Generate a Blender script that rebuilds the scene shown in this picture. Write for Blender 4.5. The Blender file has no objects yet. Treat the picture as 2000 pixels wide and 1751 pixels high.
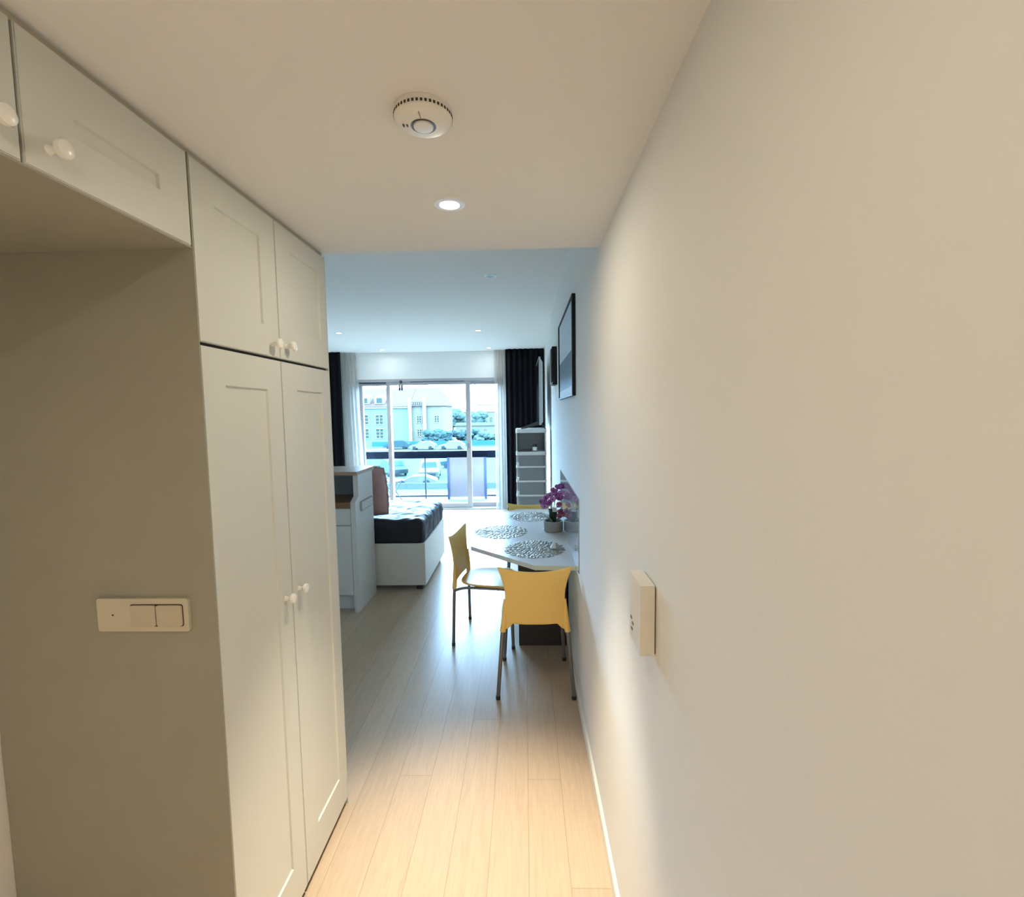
import bpy, bmesh, math, random
from mathutils import Vector, Matrix, noise

SC = bpy.context.scene
COL = SC.collection
PI = math.pi
random.seed(7)

# ------------------------------------------------------------------ camera
F_PX, YAW, PITCH, ROLL, EYE = 926.75, -0.0273, -0.0776, -0.0151, 1.68
fwd = Vector((math.sin(YAW)*math.cos(PITCH), math.cos(YAW)*math.cos(PITCH), math.sin(PITCH)))
right0 = Vector((math.cos(YAW), -math.sin(YAW), 0))
up0 = right0.cross(fwd)
rgt = math.cos(ROLL)*right0 + math.sin(ROLL)*up0
upv = -math.sin(ROLL)*right0 + math.cos(ROLL)*up0
cd = bpy.data.cameras.new('camera')
cam = bpy.data.objects.new('camera', cd)
COL.objects.link(cam)
cd.sensor_fit = 'HORIZONTAL'
cd.sensor_width = 36.0
cd.lens = F_PX/2000*36.0
cd.clip_start = 0.02
cd.clip_end = 2000
M = Matrix((rgt, upv, -fwd)).transposed().to_4x4()
M.translation = Vector((0, 0, EYE))
cam.matrix_world = M
SC.camera = cam

# ------------------------------------------------------------------ world, exposure
SC.view_settings.view_transform = 'Standard'
SC.view_settings.look = 'None'
SC.view_settings.gamma = 1
SC.view_settings.use_curve_mapping = False
SC.view_settings.exposure = 0.0
W = bpy.data.worlds.new('overcast_sky')
SC.world = W
W.use_nodes = True
SKY = 70.0
bg = W.node_tree.nodes['Background']
bg.inputs['Color'].default_value = (0.42, 0.66, 1.0, 1)
bg.inputs['Strength'].default_value = SKY

# the big sliding window guides the sky light into the room (a portal emits nothing itself)
ld = bpy.data.lights.new('window_portal', 'AREA')
ld.shape = 'RECTANGLE'
ld.size, ld.size_y = 2.6, 2.25
ld.cycles.is_portal = True
lo = bpy.data.objects.new('window_portal', ld)
COL.objects.link(lo)
lo.location = (-1.65, 8.22, 1.14)
lo.rotation_euler = (-PI/2, 0, 0)      # faces into the room (-Y)

# colours and powers of the ceiling lamps (each lamp is made in downlight() below)
WARM = (1.0, 0.895, 0.70)
COOL = (0.86, 0.94, 1.0)
HALL_CORE, HALL_WIDE = 380.0, 4.2      # narrow beam / wide spill of each hall downlight, watts
ROOM_CORE, ROOM_WIDE = 130.0, 2.0       # same for each lit downlight of the room

# ------------------------------------------------------------------ materials
MATS = {}
def mat(name, col, rough=0.5, metal=0.0, bump=0.0, bscale=60.0, var=0.0, vscale=4.0, spec=0.5, coat=0.0, **kw):
    if name in MATS:
        return MATS[name]
    m = bpy.data.materials.new(name)
    m.use_nodes = True
    nt = m.node_tree
    b = nt.nodes['Principled BSDF']
    b.inputs['Base Color'].default_value = (*col, 1)
    b.inputs['Roughness'].default_value = rough
    b.inputs['Metallic'].default_value = metal
    b.inputs['Specular IOR Level'].default_value = spec
    b.inputs['Coat Weight'].default_value = coat
    for k, v in kw.items():
        b.inputs[k].default_value = v
    tc = nt.nodes.new('ShaderNodeTexCoord')
    if var > 0:
        n = nt.nodes.new('ShaderNodeTexNoise')
        n.inputs['Scale'].default_value = vscale
        n.inputs['Detail'].default_value = 4
        nt.links.new(tc.outputs['Object'], n.inputs['Vector'])
        mx = nt.nodes.new('ShaderNodeMix')
        mx.data_type = 'RGBA'
        mx.inputs[6].default_value = (*[max(0, c*(1-var)) for c in col], 1)
        mx.inputs[7].default_value = (*[min(1, c*(1+var)) for c in col], 1)
        nt.links.new(n.outputs['Fac'], mx.inputs[0])
        nt.links.new(mx.outputs[2], b.inputs['Base Color'])
    if bump > 0:
        n2 = nt.nodes.new('ShaderNodeTexNoise')
        n2.inputs['Scale'].default_value = bscale
        n2.inputs['Detail'].default_value = 3
        nt.links.new(tc.outputs['Object'], n2.inputs['Vector'])
        bp = nt.nodes.new('ShaderNodeBump')
        bp.inputs['Strength'].default_value = bump
        bp.inputs['Distance'].default_value = 0.01
        nt.links.new(n2.outputs['Fac'], bp.inputs['Height'])
        nt.links.new(bp.outputs['Normal'], b.inputs['Normal'])
    MATS[name] = m
    return m

def emis(name, col, strength):
    m = mat(name, (0.8, 0.8, 0.8), 0.4)
    b = m.node_tree.nodes['Principled BSDF']
    b.inputs['Emission Color'].default_value = (*col, 1)
    b.inputs['Emission Strength'].default_value = strength
    return m

def glass(name, tint, refl=0.06):
    m = bpy.data.materials.new(name)
    m.use_nodes = True
    nt = m.node_tree
    nt.nodes.clear()
    out = nt.nodes.new('ShaderNodeOutputMaterial')
    t = nt.nodes.new('ShaderNodeBsdfTransparent')
    t.inputs['Color'].default_value = (*tint, 1)
    g = nt.nodes.new('ShaderNodeBsdfGlossy')
    g.inputs['Roughness'].default_value = 0.02
    fr = nt.nodes.new('ShaderNodeFresnel')
    fr.inputs['IOR'].default_value = 1.45
    mu = nt.nodes.new('ShaderNodeMath')
    mu.operation = 'MULTIPLY'
    mu.inputs[1].default_value = refl*10
    mix = nt.nodes.new('ShaderNodeMixShader')
    nt.links.new(fr.outputs[0], mu.inputs[0])
    nt.links.new(mu.outputs[0], mix.inputs[0])
    nt.links.new(t.outputs[0], mix.inputs[1])
    nt.links.new(g.outputs[0], mix.inputs[2])
    nt.links.new(mix.outputs[0], out.inputs[0])
    return m

def sheer(name, col, trans):
    m = bpy.data.materials.new(name)
    m.use_nodes = True
    nt = m.node_tree
    nt.nodes.clear()
    out = nt.nodes.new('ShaderNodeOutputMaterial')
    t = nt.nodes.new('ShaderNodeBsdfTransparent')
    t.inputs['Color'].default_value = (0.95, 0.98, 1, 1)
    d = nt.nodes.new('ShaderNodeBsdfDiffuse')
    d.inputs['Color'].default_value = (*col, 1)
    tl = nt.nodes.new('ShaderNodeBsdfTranslucent')
    tl.inputs['Color'].default_value = (*col, 1)
    m1 = nt.nodes.new('ShaderNodeMixShader')
    m1.inputs[0].default_value = 0.5
    m2 = nt.nodes.new('ShaderNodeMixShader')
    m2.inputs[0].default_value = trans
    wv = nt.nodes.new('ShaderNodeTexNoise')
    wv.inputs['Scale'].default_value = 300
    nt.links.new(d.outputs[0], m1.inputs[1])
    nt.links.new(tl.outputs[0], m1.inputs[2])
    nt.links.new(m1.outputs[0], m2.inputs[1])
    nt.links.new(t.outputs[0], m2.inputs[2])
    nt.links.new(m2.outputs[0], out.inputs[0])
    return m

def floor_material():
    m = bpy.data.materials.new('oak_planks')
    m.use_nodes = True
    nt = m.node_tree
    b = nt.nodes['Principled BSDF']
    tc = nt.nodes.new('ShaderNodeTexCoord')
    sp = nt.nodes.new('ShaderNodeSeparateXYZ')
    cb = nt.nodes.new('ShaderNodeCombineXYZ')
    ad = nt.nodes.new('ShaderNodeMath')
    ad.operation = 'ADD'
    ad.inputs[1].default_value = 0.005 + 0.149*60
    nt.links.new(tc.outputs['Object'], sp.inputs[0])
    nt.links.new(sp.outputs['X'], ad.inputs[0])
    dv = nt.nodes.new('ShaderNodeMath')
    dv.operation = 'DIVIDE'
    dv.inputs[1].default_value = 0.149
    fl = nt.nodes.new('ShaderNodeMath')
    fl.operation = 'FLOOR'
    wn = nt.nodes.new('ShaderNodeTexWhiteNoise')
    wn.noise_dimensions = '1D'
    sh = nt.nodes.new('ShaderNodeMath')
    sh.operation = 'MULTIPLY_ADD'
    sh.inputs[1].default_value = 2.2
    nt.links.new(ad.outputs[0], dv.inputs[0])
    nt.links.new(dv.outputs[0], fl.inputs[0])
    nt.links.new(fl.outputs[0], wn.inputs['W'])
    nt.links.new(wn.outputs['Value'], sh.inputs[0])
    nt.links.new(sp.outputs['Y'], sh.inputs[2])
    nt.links.new(sh.outputs[0], cb.inputs['X'])
    nt.links.new(ad.outputs[0], cb.inputs['Y'])
    br = nt.nodes.new('ShaderNodeTexBrick')
    br.offset = 0.0
    br.inputs['Scale'].default_value = 1.0
    br.inputs['Brick Width'].default_value = 2.2
    br.inputs['Row Height'].default_value = 0.149
    br.inputs['Mortar Size'].default_value = 0.0011
    br.inputs['Mortar Smooth'].default_value = 0.3
    br.inputs['Bias'].default_value = 0.0
    br.inputs['Color1'].default_value = (0.53, 0.40, 0.285, 1)
    br.inputs['Color2'].default_value = (0.47, 0.355, 0.25, 1)
    br.inputs['Mortar'].default_value = (0.30, 0.22, 0.15, 1)
    nt.links.new(cb.outputs[0], br.inputs['Vector'])
    # grain
    mp = nt.nodes.new('ShaderNodeMapping')
    mp.inputs['Scale'].default_value = (26, 1.6, 1)
    nt.links.new(tc.outputs['Object'], mp.inputs['Vector'])
    n = nt.nodes.new('ShaderNodeTexNoise')
    n.inputs['Scale'].default_value = 3.0
    n.inputs['Detail'].default_value = 6
    n.inputs['Distortion'].default_value = 1.2
    nt.links.new(mp.outputs[0], n.inputs['Vector'])
    cr = nt.nodes.new('ShaderNodeValToRGB')
    cr.color_ramp.elements[0].position = 0.3
    cr.color_ramp.elements[0].color = (0.86, 0.86, 0.86, 1)
    cr.color_ramp.elements[1].position = 0.7
    cr.color_ramp.elements[1].color = (1.06, 1.06, 1.06, 1)
    nt.links.new(n.outputs['Fac'], cr.inputs[0])
    mx = nt.nodes.new('ShaderNodeMix')
    mx.data_type = 'RGBA'
    mx.blend_type = 'MULTIPLY'
    mx.inputs[0].default_value = 0.8
    nt.links.new(br.outputs['Color'], mx.inputs[6])
    nt.links.new(cr.outputs[0], mx.inputs[7])
    nt.links.new(mx.outputs[2], b.inputs['Base Color'])
    b.inputs['Roughness'].default_value = 0.30
    b.inputs['Specular IOR Level'].default_value = 0.36
    bp = nt.nodes.new('ShaderNodeBump')
    bp.inputs['Strength'].default_value = 0.08
    bp.inputs['Distance'].default_value = 0.002
    nt.links.new(n.outputs['Fac'], bp.inputs['Height'])
    nt.links.new(bp.outputs['Normal'], b.inputs['Normal'])
    return m

def wood_material(name, c1, c2, rough=0.4):
    m = bpy.data.materials.new(name)
    m.use_nodes = True
    nt = m.node_tree
    b = nt.nodes['Principled BSDF']
    tc = nt.nodes.new('ShaderNodeTexCoord')
    mp = nt.nodes.new('ShaderNodeMapping')
    mp.inputs['Scale'].default_value = (2, 22, 22)
    nt.links.new(tc.outputs['Object'], mp.inputs['Vector'])
    n = nt.nodes.new('ShaderNodeTexNoise')
    n.inputs['Scale'].default_value = 2.2
    n.inputs['Detail'].default_value = 5
    n.inputs['Distortion'].default_value = 1.0
    nt.links.new(mp.outputs[0], n.inputs['Vector'])
    mx = nt.nodes.new('ShaderNodeMix')
    mx.data_type = 'RGBA'
    mx.inputs[6].default_value = (*c1, 1)
    mx.inputs[7].default_value = (*c2, 1)
    nt.links.new(n.outputs['Fac'], mx.inputs[0])
    nt.links.new(mx.outputs[2], b.inputs['Base Color'])
    b.inputs['Roughness'].default_value = rough
    return m

WHITE_WALL = mat('painted_wall', (0.80, 0.785, 0.75), 0.85, bump=0.03, bscale=180, spec=0.2)
CEIL = mat('painted_ceiling', (0.80, 0.785, 0.75), 0.9, bump=0.03, bscale=150, spec=0.15)
LACQ = mat('white_lacquer', (0.66, 0.66, 0.60), 0.42, spec=0.35)
CARC = mat('shaded_side_panel', (0.36, 0.345, 0.275), 0.5, var=0.06, vscale=9, spec=0.3)  # cabinet sides darkened: the shade they stand in is put into the colour
LACQ_D = mat('carcass_shadow_gap', (0.03, 0.028, 0.024), 0.8)
KNOB = mat('white_porcelain', (0.86, 0.84, 0.78), 0.25)
PLAS_W = mat('white_plastic', (0.82, 0.80, 0.74), 0.4)
PLAS_DK = mat('dark_plastic', (0.03, 0.03, 0.03), 0.45)
BLACK = mat('black_gloss', (0.008, 0.008, 0.010), 0.5, spec=0.25)
CHROME = mat('chrome', (0.75, 0.75, 0.77), 0.12, 1.0)
STEEL = mat('dark_steel_tube', (0.22, 0.21, 0.21), 0.4, 0.7)
YELLOW = mat('yellow_plastic', (0.92, 0.615, 0.18), 0.42, spec=0.4)
FLOORM = floor_material()
CURT_B = mat('black_velvet', (0.008, 0.008, 0.011), 0.95, bump=0.1, bscale=400, spec=0.1)
SHEER = sheer('white_voile', (0.52, 0.49, 0.44), 0.42)
PVC = mat('grey_window_pvc', (0.40, 0.38, 0.38), 0.45, spec=0.25)
GLASS = glass('window_glass', (0.93, 0.995, 1.0), 0.03)
GLASS_B = glass('balcony_glass', (0.86, 0.97, 1.0))
GLASS_T = mat('grey_glass_panel', (0.42, 0.44, 0.47), 0.06, spec=0.6, coat=0.5)
WOOD_BAR = wood_material('bar_wood', (0.42, 0.27, 0.16), (0.30, 0.18, 0.10), 0.3)
WOOD_CTR = wood_material('worktop_wood', (0.26, 0.13, 0.06), (0.17, 0.08, 0.035), 0.35)
WOOD_DK = wood_material('dark_wood', (0.06, 0.042, 0.032), (0.035, 0.025, 0.02), 0.5)
TABLE = mat('white_laminate', (0.74, 0.73, 0.70), 0.28, spec=0.5)
SATIN = mat('dark_grey_satin', (0.020, 0.020, 0.030), 0.5, spec=0.2)
PINK = mat('dusty_pink_fabric', (0.52, 0.34, 0.34), 0.9, bump=0.25, bscale=240, var=0.12, vscale=18)
SILVER = mat('silver_vinyl', (0.30, 0.27, 0.215), 0.46, 0.55)
CONCRETE = mat('grey_concrete', (0.34, 0.34, 0.31), 0.85, bump=0.3, bscale=90, var=0.1, vscale=30)
PETAL = mat('magenta_petal', (0.36, 0.10, 0.33), 0.7, var=0.4, vscale=40)
PETAL3 = mat('lilac_petal', (0.55, 0.25, 0.52), 0.7, var=0.4, vscale=40)
PETAL2 = mat('rose_petal', (0.42, 0.11, 0.20), 0.6, var=0.3, vscale=40)
LIP = mat('orchid_lip', (0.10, 0.01, 0.05), 0.5)
LEAF = mat('dark_leaf', (0.02, 0.035, 0.018), 0.4)
LEAF_P = mat('pale_leaf', (0.26, 0.34, 0.22), 0.45)
STEM = mat('stem_green', (0.05, 0.07, 0.03), 0.5)
SMOKED = mat('smoked_drawer_plastic', (0.20, 0.215, 0.225), 0.35, spec=0.5)
DRAW_W = mat('tower_white_plastic', (0.68, 0.69, 0.67), 0.4)
def omat(name, col, *a, **k):
    """outdoor surfaces: colours dimmed to offset the very strong sky"""
    k.setdefault('spec', 0.02)
    return mat(name, tuple(c*o for c, o in zip(col, OUT)), *a, **k)
OUT = (0.27, 0.222, 0.165)  # daylight exposure put into outdoor colours: dimmed against the strong sky
PAPER = mat('white_paper', (0.85, 0.85, 0.83), 0.7)

# ------------------------------------------------------------------ helpers
OFF = {}
def link(o, parent=None):
    COL.objects.link(o)
    if parent is not None:
        o.parent = parent
    return o

def tag(o, label=None, cat=None, group=None, kind=None):
    if label: o['label'] = label
    if cat: o['category'] = cat
    if group: o['group'] = group
    if kind: o['kind'] = kind
    return o

def thing(name, label, cat, loc=(0, 0, 0), group=None, kind=None):
    o = bpy.data.objects.new(name, None)
    o.empty_display_size = 0.05
    o.location = loc
    OFF[o.name] = Vector(loc)
    link(o)
    return tag(o, label, cat, group, kind)

def obj(name, bm, m, parent=None, smooth=False, bevel=0.0, seg=2, label=None, weld=False):
    """links a bmesh (built in world or in its thing's frame) as one mesh object"""
    if weld:
        bmesh.ops.remove_doubles(bm, verts=bm.verts, dist=1e-5)
    if bevel > 0:
        es = [e for e in bm.edges if len(e.link_faces) == 2 and e.calc_face_angle(0) > 0.6]
        bmesh.ops.bevel(bm, geom=es, offset=bevel, segments=seg, profile=0.6, affect='EDGES')
    bmesh.ops.recalc_face_normals(bm, faces=bm.faces)
    off = Vector((0, 0, 0))
    p = parent
    while p is not None:
        if p.name in OFF:
            off += OFF[p.name]
        p = p.parent
    me = bpy.data.meshes.new(name)
    if off.length > 0:
        bm.transform(Matrix.Translation(-off))
    bm.to_mesh(me)
    bm.free()
    if smooth:
        for f in me.polygons:
            f.use_smooth = True
        if smooth == 'auto':
            me.set_sharp_from_angle(angle=0.7)
    for mm in (m if isinstance(m, (list, tuple)) else [m]):
        me.materials.append(mm)
    o = bpy.data.objects.new(name, me)
    link(o, parent)
    if label:
        o['label'] = label
    return o

def B():
    return bmesh.new()

def box(bm, x0, x1, y0, y1, z0, z1, mi=0):
    vs = [bm.verts.new((x, y, z)) for x in (x0, x1) for y in (y0, y1) for z in (z0, z1)]
    idx = [(0, 1, 3, 2), (4, 6, 7, 5), (0, 4, 5, 1), (2, 3, 7, 6), (0, 2, 6, 4), (1, 5, 7, 3)]
    fs = [bm.faces.new([vs[i] for i in f]) for f in idx]
    for f in fs:
        f.material_index = mi
    return vs

def bx(*a):
    bm = B()
    box(bm, *a)
    return bm

def prism(bm, pts, a, b, axis='z', mi=0):
    """extrude a 2-D outline along an axis from a to b; pts in the two other axes (cyclic order)"""
    def mk(p, t):
        if axis == 'z': return (p[0], p[1], t)
        if axis == 'x': return (t, p[0], p[1])
        return (p[0], t, p[1])
    v0 = [bm.verts.new(mk(p, a)) for p in pts]
    v1 = [bm.verts.new(mk(p, b)) for p in pts]
    n = len(pts)
    fs = [bm.faces.new(v0), bm.faces.new(v1[::-1])]
    for i in range(n):
        fs.append(bm.faces.new([v0[i], v1[i], v1[(i+1) % n], v0[(i+1) % n]]))
    for f in fs:
        f.material_index = mi

def tube(bm, pts, r, n=10, cap=True, mi=0):
    """a round bar along a polyline; r a number or one per point"""
    pts = [Vector(p) for p in pts]
    rs = r if isinstance(r, (list, tuple)) else [r]*len(pts)
    rings = []
    t0 = (pts[1]-pts[0]).normalized()
    ref = Vector((0, 0, 1)) if abs(t0.z) < 0.9 else Vector((1, 0, 0))
    u = t0.cross(ref).normalized()
    for i, p in enumerate(pts):
        if i == 0: t = pts[1]-pts[0]
        elif i == len(pts)-1: t = pts[-1]-pts[-2]
        else: t = (pts[i+1]-pts[i]).normalized() + (pts[i]-pts[i-1]).normalized()
        t.normalize()
        u = (u - t*u.dot(t)).normalized()
        w = t.cross(u)
        rings.append([bm.verts.new(p + (u*math.cos(2*PI*k/n) + w*math.sin(2*PI*k/n))*rs[i]) for k in range(n)])
    for a, b in zip(rings, rings[1:]):
        for k in range(n):
            f = bm.faces.new([a[k], a[(k+1) % n], b[(k+1) % n], b[k]])
            f.material_index = mi
    if cap:
        bm.faces.new(rings[0][::-1]).material_index = mi
        bm.faces.new(rings[-1]).material_index = mi

def lathe(bm, prof, axis=(0, 0, 1), org=(0, 0, 0), n=32, mi=0):
    """profile of (radius, height) turned about an axis"""
    ax = Vector(axis).normalized()
    ref = Vector((1, 0, 0)) if abs(ax.x) < 0.9 else Vector((0, 1, 0))
    u = ax.cross(ref).normalized()
    w = ax.cross(u)
    org = Vector(org)
    rings = []
    for r, h in prof:
        if r < 1e-6:
            rings.append([bm.verts.new(org + ax*h)])
        else:
            rings.append([bm.verts.new(org + ax*h + (u*math.cos(2*PI*k/n)+w*math.sin(2*PI*k/n))*r) for k in range(n)])
    for a, b in zip(rings, rings[1:]):
        for k in range(n):
            va = [a[0]] if len(a) == 1 else [a[k], a[(k+1) % n]]
            vb = [b[0]] if len(b) == 1 else [b[(k+1) % n], b[k]]
            if len(va)+len(vb) >= 3:
                bm.faces.new(va+vb).material_index = mi

def arc(p0, p1, p2, n=8):
    """quadratic curve through control points"""
    p0, p1, p2 = Vector(p0), Vector(p1), Vector(p2)
    return [(1-t)**2*p0 + 2*t*(1-t)*p1 + t*t*p2 for t in [i/n for i in range(n+1)]]

def rrect(x0, x1, y0, y1, r, n=5):
    out = []
    for cx, cy, a in ((x1-r, y1-r, 0), (x0+r, y1-r, 90), (x0+r, y0+r, 180), (x1-r, y0+r, 270)):
        for k in range(n+1):
            t = math.radians(a + 90*k/n)
            out.append((cx+r*math.cos(t), cy+r*math.sin(t)))
    return out

def struct(name, bm, m, parent=None, **kw):
    o = obj(name, bm, m, parent, **kw)
    if parent is None:
        o['kind'] = 'structure'
    return o

def copy_tree(o, parent=None):
    c = o.copy()
    COL.objects.link(c)
    if parent is not None:
        c.parent = parent
    for ch in list(o.children):
        copy_tree(ch, c)
    return c

# ------------------------------------------------------------------ setting
XR = 0.298          # hall right wall
XR2 = 0.345         # recessed stretch of right wall near the window
XF = -0.785         # wardrobe front
XN = -1.384         # back of the entrance niche
YP = 1.1445         # wardrobe side panel
YH = 1.913          # end of the lowered hall ceiling and of the wardrobe
HH, HR = 2.314, 2.712
YW = 8.12           # window wall, inside face
XL = -4.3

struct('floor', bx(XL-0.1, XR2+0.15, -1.7, YW+0.02, -0.12, 0.0), FLOORM)
bm = B()
box(bm, XL-0.1, XR2+0.15, -1.7, YH, HH, HR+0.15)
box(bm, XL-0.1, XR2+0.15, YH, YW+0.25, HR, HR+0.15)
struct('ceiling', bm, CEIL)
bm = B()
box(bm, XR, XR+0.2, -1.7, 5.25, 0, HR)
box(bm, XR2, XR2+0.153, 5.25, YW+0.2, 0, HR)
struct('wall_right', bm, WHITE_WALL)
struct('wall_back', bx(XN-0.1, XR, -1.7, -1.6, 0, HH), WHITE_WALL)
struct('wall_left', bx(XN-0.12, XN, -1.6, YH, 0, HH), WHITE_WALL)
struct('wall_kitchen', bx(XL, XN-0.12, YH-0.12, YH, 0, HR), WHITE_WALL)
struct('wall_side', bx(XL-0.1, XL, YH-0.12, YW+0.2, 0, HR), WHITE_WALL)
# window wall with its opening
WX0, WX1, WZ1 = -2.90, -0.36, 2.262
bm = B()
box(bm, XL, WX0, YW, YW+0.2, 0, HR)
box(bm, WX1, XR2, YW, YW+0.2, 0, HR)
box(bm, WX0, WX1, YW, YW+0.2, WZ1, HR)
struct('wall_window', bm, WHITE_WALL)

bm = B()
box(bm, -22, 14, YW+0.25, YW+0.33, HR+0.15, 16)
box(bm, -22, 14, YW+0.21, YW+0.33, -4.3, -0.14)
box(bm, -22, XL-0.1, YW+0.21, YW+0.33, -0.14, HR+0.15)
box(bm, XR2+0.153, 14, YW+0.21, YW+0.33, -0.14, HR+0.15)
struct('wall_facade', bm, mat('facade_render', (0.45, 0.45, 0.44), 0.9))
bm = B()
prism(bm, [(XR-0.0125, 0.0), (XR-0.0005, 0.0), (XR-0.0005, 0.062), (XR-0.008, 0.062), (XR-0.0125, 0.056)], -1.6, 5.25, 'y')
struct('baseboard_right', bm, mat('baseboard_paint', (0.80, 0.76, 0.68), 0.45))

# window: outer frame, two sliding leaves, panes, handle
win = thing('window_1', None, None, ((WX0+WX1)/2, YW+0.06, 0.0), kind='structure')
def frame_mesh(x0, x1, z0, z1, y0, y1, wl, wr, wb, wt):
    bm = B()
    box(bm, x0, x0+wl, y0, y1, z0, z1)
    box(bm, x1-wr, x1, y0, y1, z0, z1)
    box(bm, x0+wl, x1-wr, y0, y1, z1-wt, z1)
    box(bm, x0+wl, x1-wr, y0, y1, z0, z0+wb)
    return bm
obj('window_frame', frame_mesh(WX0, WX1, 0.0, WZ1, YW+0.0, YW+0.16, 0.05, 0.05, 0.03, 0.045), PVC, win, bevel=0.004)
# rails along the head of the frame (track shadow)
TRK = mat('dark_track', (0.05, 0.06, 0.08), 0.6, spec=0.1)
obj('track', bx(WX0+0.05, -2.37, YW+0.070, YW+0.084, WZ1-0.066, WZ1-0.046), TRK, win)
obj('track', bx(-1.95, -1.02, YW+0.006, YW+0.019, WZ1-0.054, WZ1-0.046), TRK, win)
leaves = [(-2.85, -2.303, YW+0.085, YW+0.135, 0.05, 0.062), (-2.366, -0.924, YW+0.02, YW+0.07, 0.062, 0.079),
          (-0.99, -0.41, YW+0.085, YW+0.135, 0.06, 0.05)]
for x0, x1, y0, y1, wl, wr in leaves:
    sash = obj('sash', frame_mesh(x0, x1, 0.03, WZ1-0.044, y0, y1, wl, wr, 0.075, 0.06), PVC, win, bevel=0.003)
    ym = (y0+y1)/2
    obj('pane', bx(x0+wl-0.005, x1-wr+0.005, ym-0.003, ym+0.003, 0.10, WZ1-0.102), GLASS, sash)
    if x1 == -0.924:
        bm = B()
        prism(bm, rrect(-0.982, -0.952, 1.065, 1.15, 0.008), y0-0.012, y0, 'y')
        obj('lock', bm, mat('lock_metal', (0.25, 0.26, 0.28), 0.35, 0.6), sash, label='small dark lock on the sliding leaf')
struct('trim_1', bx(WX0, WX1, YW-0.03, YW+0.0, 0.0, 0.022), PVC, bevel=0.003)     # door sill

# ------------------------------------------------------------------ wardrobe and overhead cabinet
def shaker_door(y0, y1, z0, z1, py0, py1, pz0, pz1, x=XF, t=0.02, depth=0.006):
    """door with a sunk centre panel, front face at x (towards +X)"""
    bm = B()
    def quad(a, b, c, d):
        bm.faces.new([bm.verts.new(p) for p in (a, b, c, d)])
    e = 0.0025
    O = [(y0, z0), (y1, z0), (y1, z1), (y0, z1)]
    P = [(py0, pz0), (py1, pz0), (py1, pz1), (py0, pz1)]
    Q = [(py0+e, pz0+e), (py1-e, pz0+e), (py1-e, pz1-e), (py0+e, pz1-e)]
    for i in range(4):
        j = (i+1) % 4
        quad((x, *O[i]), (x, *O[j]), (x, *P[j]), (x, *P[i]))
        quad((x, *P[i]), (x, *P[j]), (x-depth, *Q[j]), (x-depth, *Q[i]))
        quad((x, *O[j]), (x, *O[i]), (x-t, *O[i]), (x-t, *O[j]))
    quad(*[(x-depth, *q) for q in Q])
    quad(*[(x-t, *o) for o in O[::-1]])
    bmesh.ops.remove_doubles(bm, verts=bm.verts, dist=1e-6)
    bmesh.ops.recalc_face_normals(bm, faces=bm.faces)
    out = [e_ for e_ in bm.edges if all(abs(v.co.x-x) < 1e-6 for v in e_.verts)
           and any(f.normal.x < 0.5 for f in e_.link_faces)
           and all((abs(v.co.y-y0) < 1e-6 or abs(v.co.y-y1) < 1e-6) and (abs(v.co.z-z0) < 1e-6 or abs(v.co.z-z1) < 1e-6) for v in e_.verts)]
    bmesh.ops.bevel(bm, geom=out, offset=0.002, segments=2, affect='EDGES')
    return bm

def knob_mesh(y, z, x=XF, s=1.0):
    bm = B()
    lathe(bm, [(0, 0), (0.009*s, 0), (0.0075*s, 0.004), (0.006*s, 0.011), (0.0085*s, 0.016), (0.0155*s, 0.021),
               (0.0165*s, 0.025), (0.0145*s, 0.030), (0.008*s, 0.0325), (0, 0.033)], (1, 0, 0), (x, y, z), 24)
    return bm

wd = thing('wardrobe', 'tall white built-in wardrobe with panelled doors reaching the hall ceiling', 'wardrobe', (XF-0.3, (YP+YH)/2, 0))
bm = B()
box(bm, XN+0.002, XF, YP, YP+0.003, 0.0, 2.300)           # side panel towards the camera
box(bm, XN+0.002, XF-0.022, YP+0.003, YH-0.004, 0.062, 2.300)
be = B()
box(be, XN+0.002, XF, YH-0.004, YH, 0.0, 2.300)
obj('end_panel', be, LACQ, wd)
obj('body', bm, CARC, wd, label='carcass and side panel darkened with painted shade')
obj('plinth', bx(XN+0.05, XF-0.035, YP+0.003, YH-0.004, 0.0, 0.062), mat('brown_plinth', (0.10, 0.06, 0.035), 0.6), wd, label='dark brown recessed plinth')
obj('shadow_gap', bx(XF-0.03, XF-0.012, YP+0.003, YH-0.004, 1.846, 1.868), LACQ_D, wd)
ym = 1.529
for (y0, y1, z0, z1, p, k) in (
        (YP+0.0035, ym-0.0015, 0.030, 1.853, (1.238, 1.443, 0.175, 1.760), (1.482, 1.085)),
        (ym+0.0015, YH-0.004, 0.030, 1.853, (1.632, 1.836, 0.170, 1.765), (1.572, 1.085)),
        (YP+0.0035, ym-0.0015, 1.862, 2.297, (1.235, 1.440, 1.955, 2.214), (1.482, 1.902)),
        (ym+0.0015, YH-0.004, 1.862, 2.297, (1.628, 1.850, 1.968, 2.226), (1.572, 1.906))):
    d = obj('door', shaker_door(y0, y1, z0, z1, *p), LACQ, wd)
    obj('knob', knob_mesh(*k), KNOB, d, smooth='auto', label='round white knob')

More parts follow.
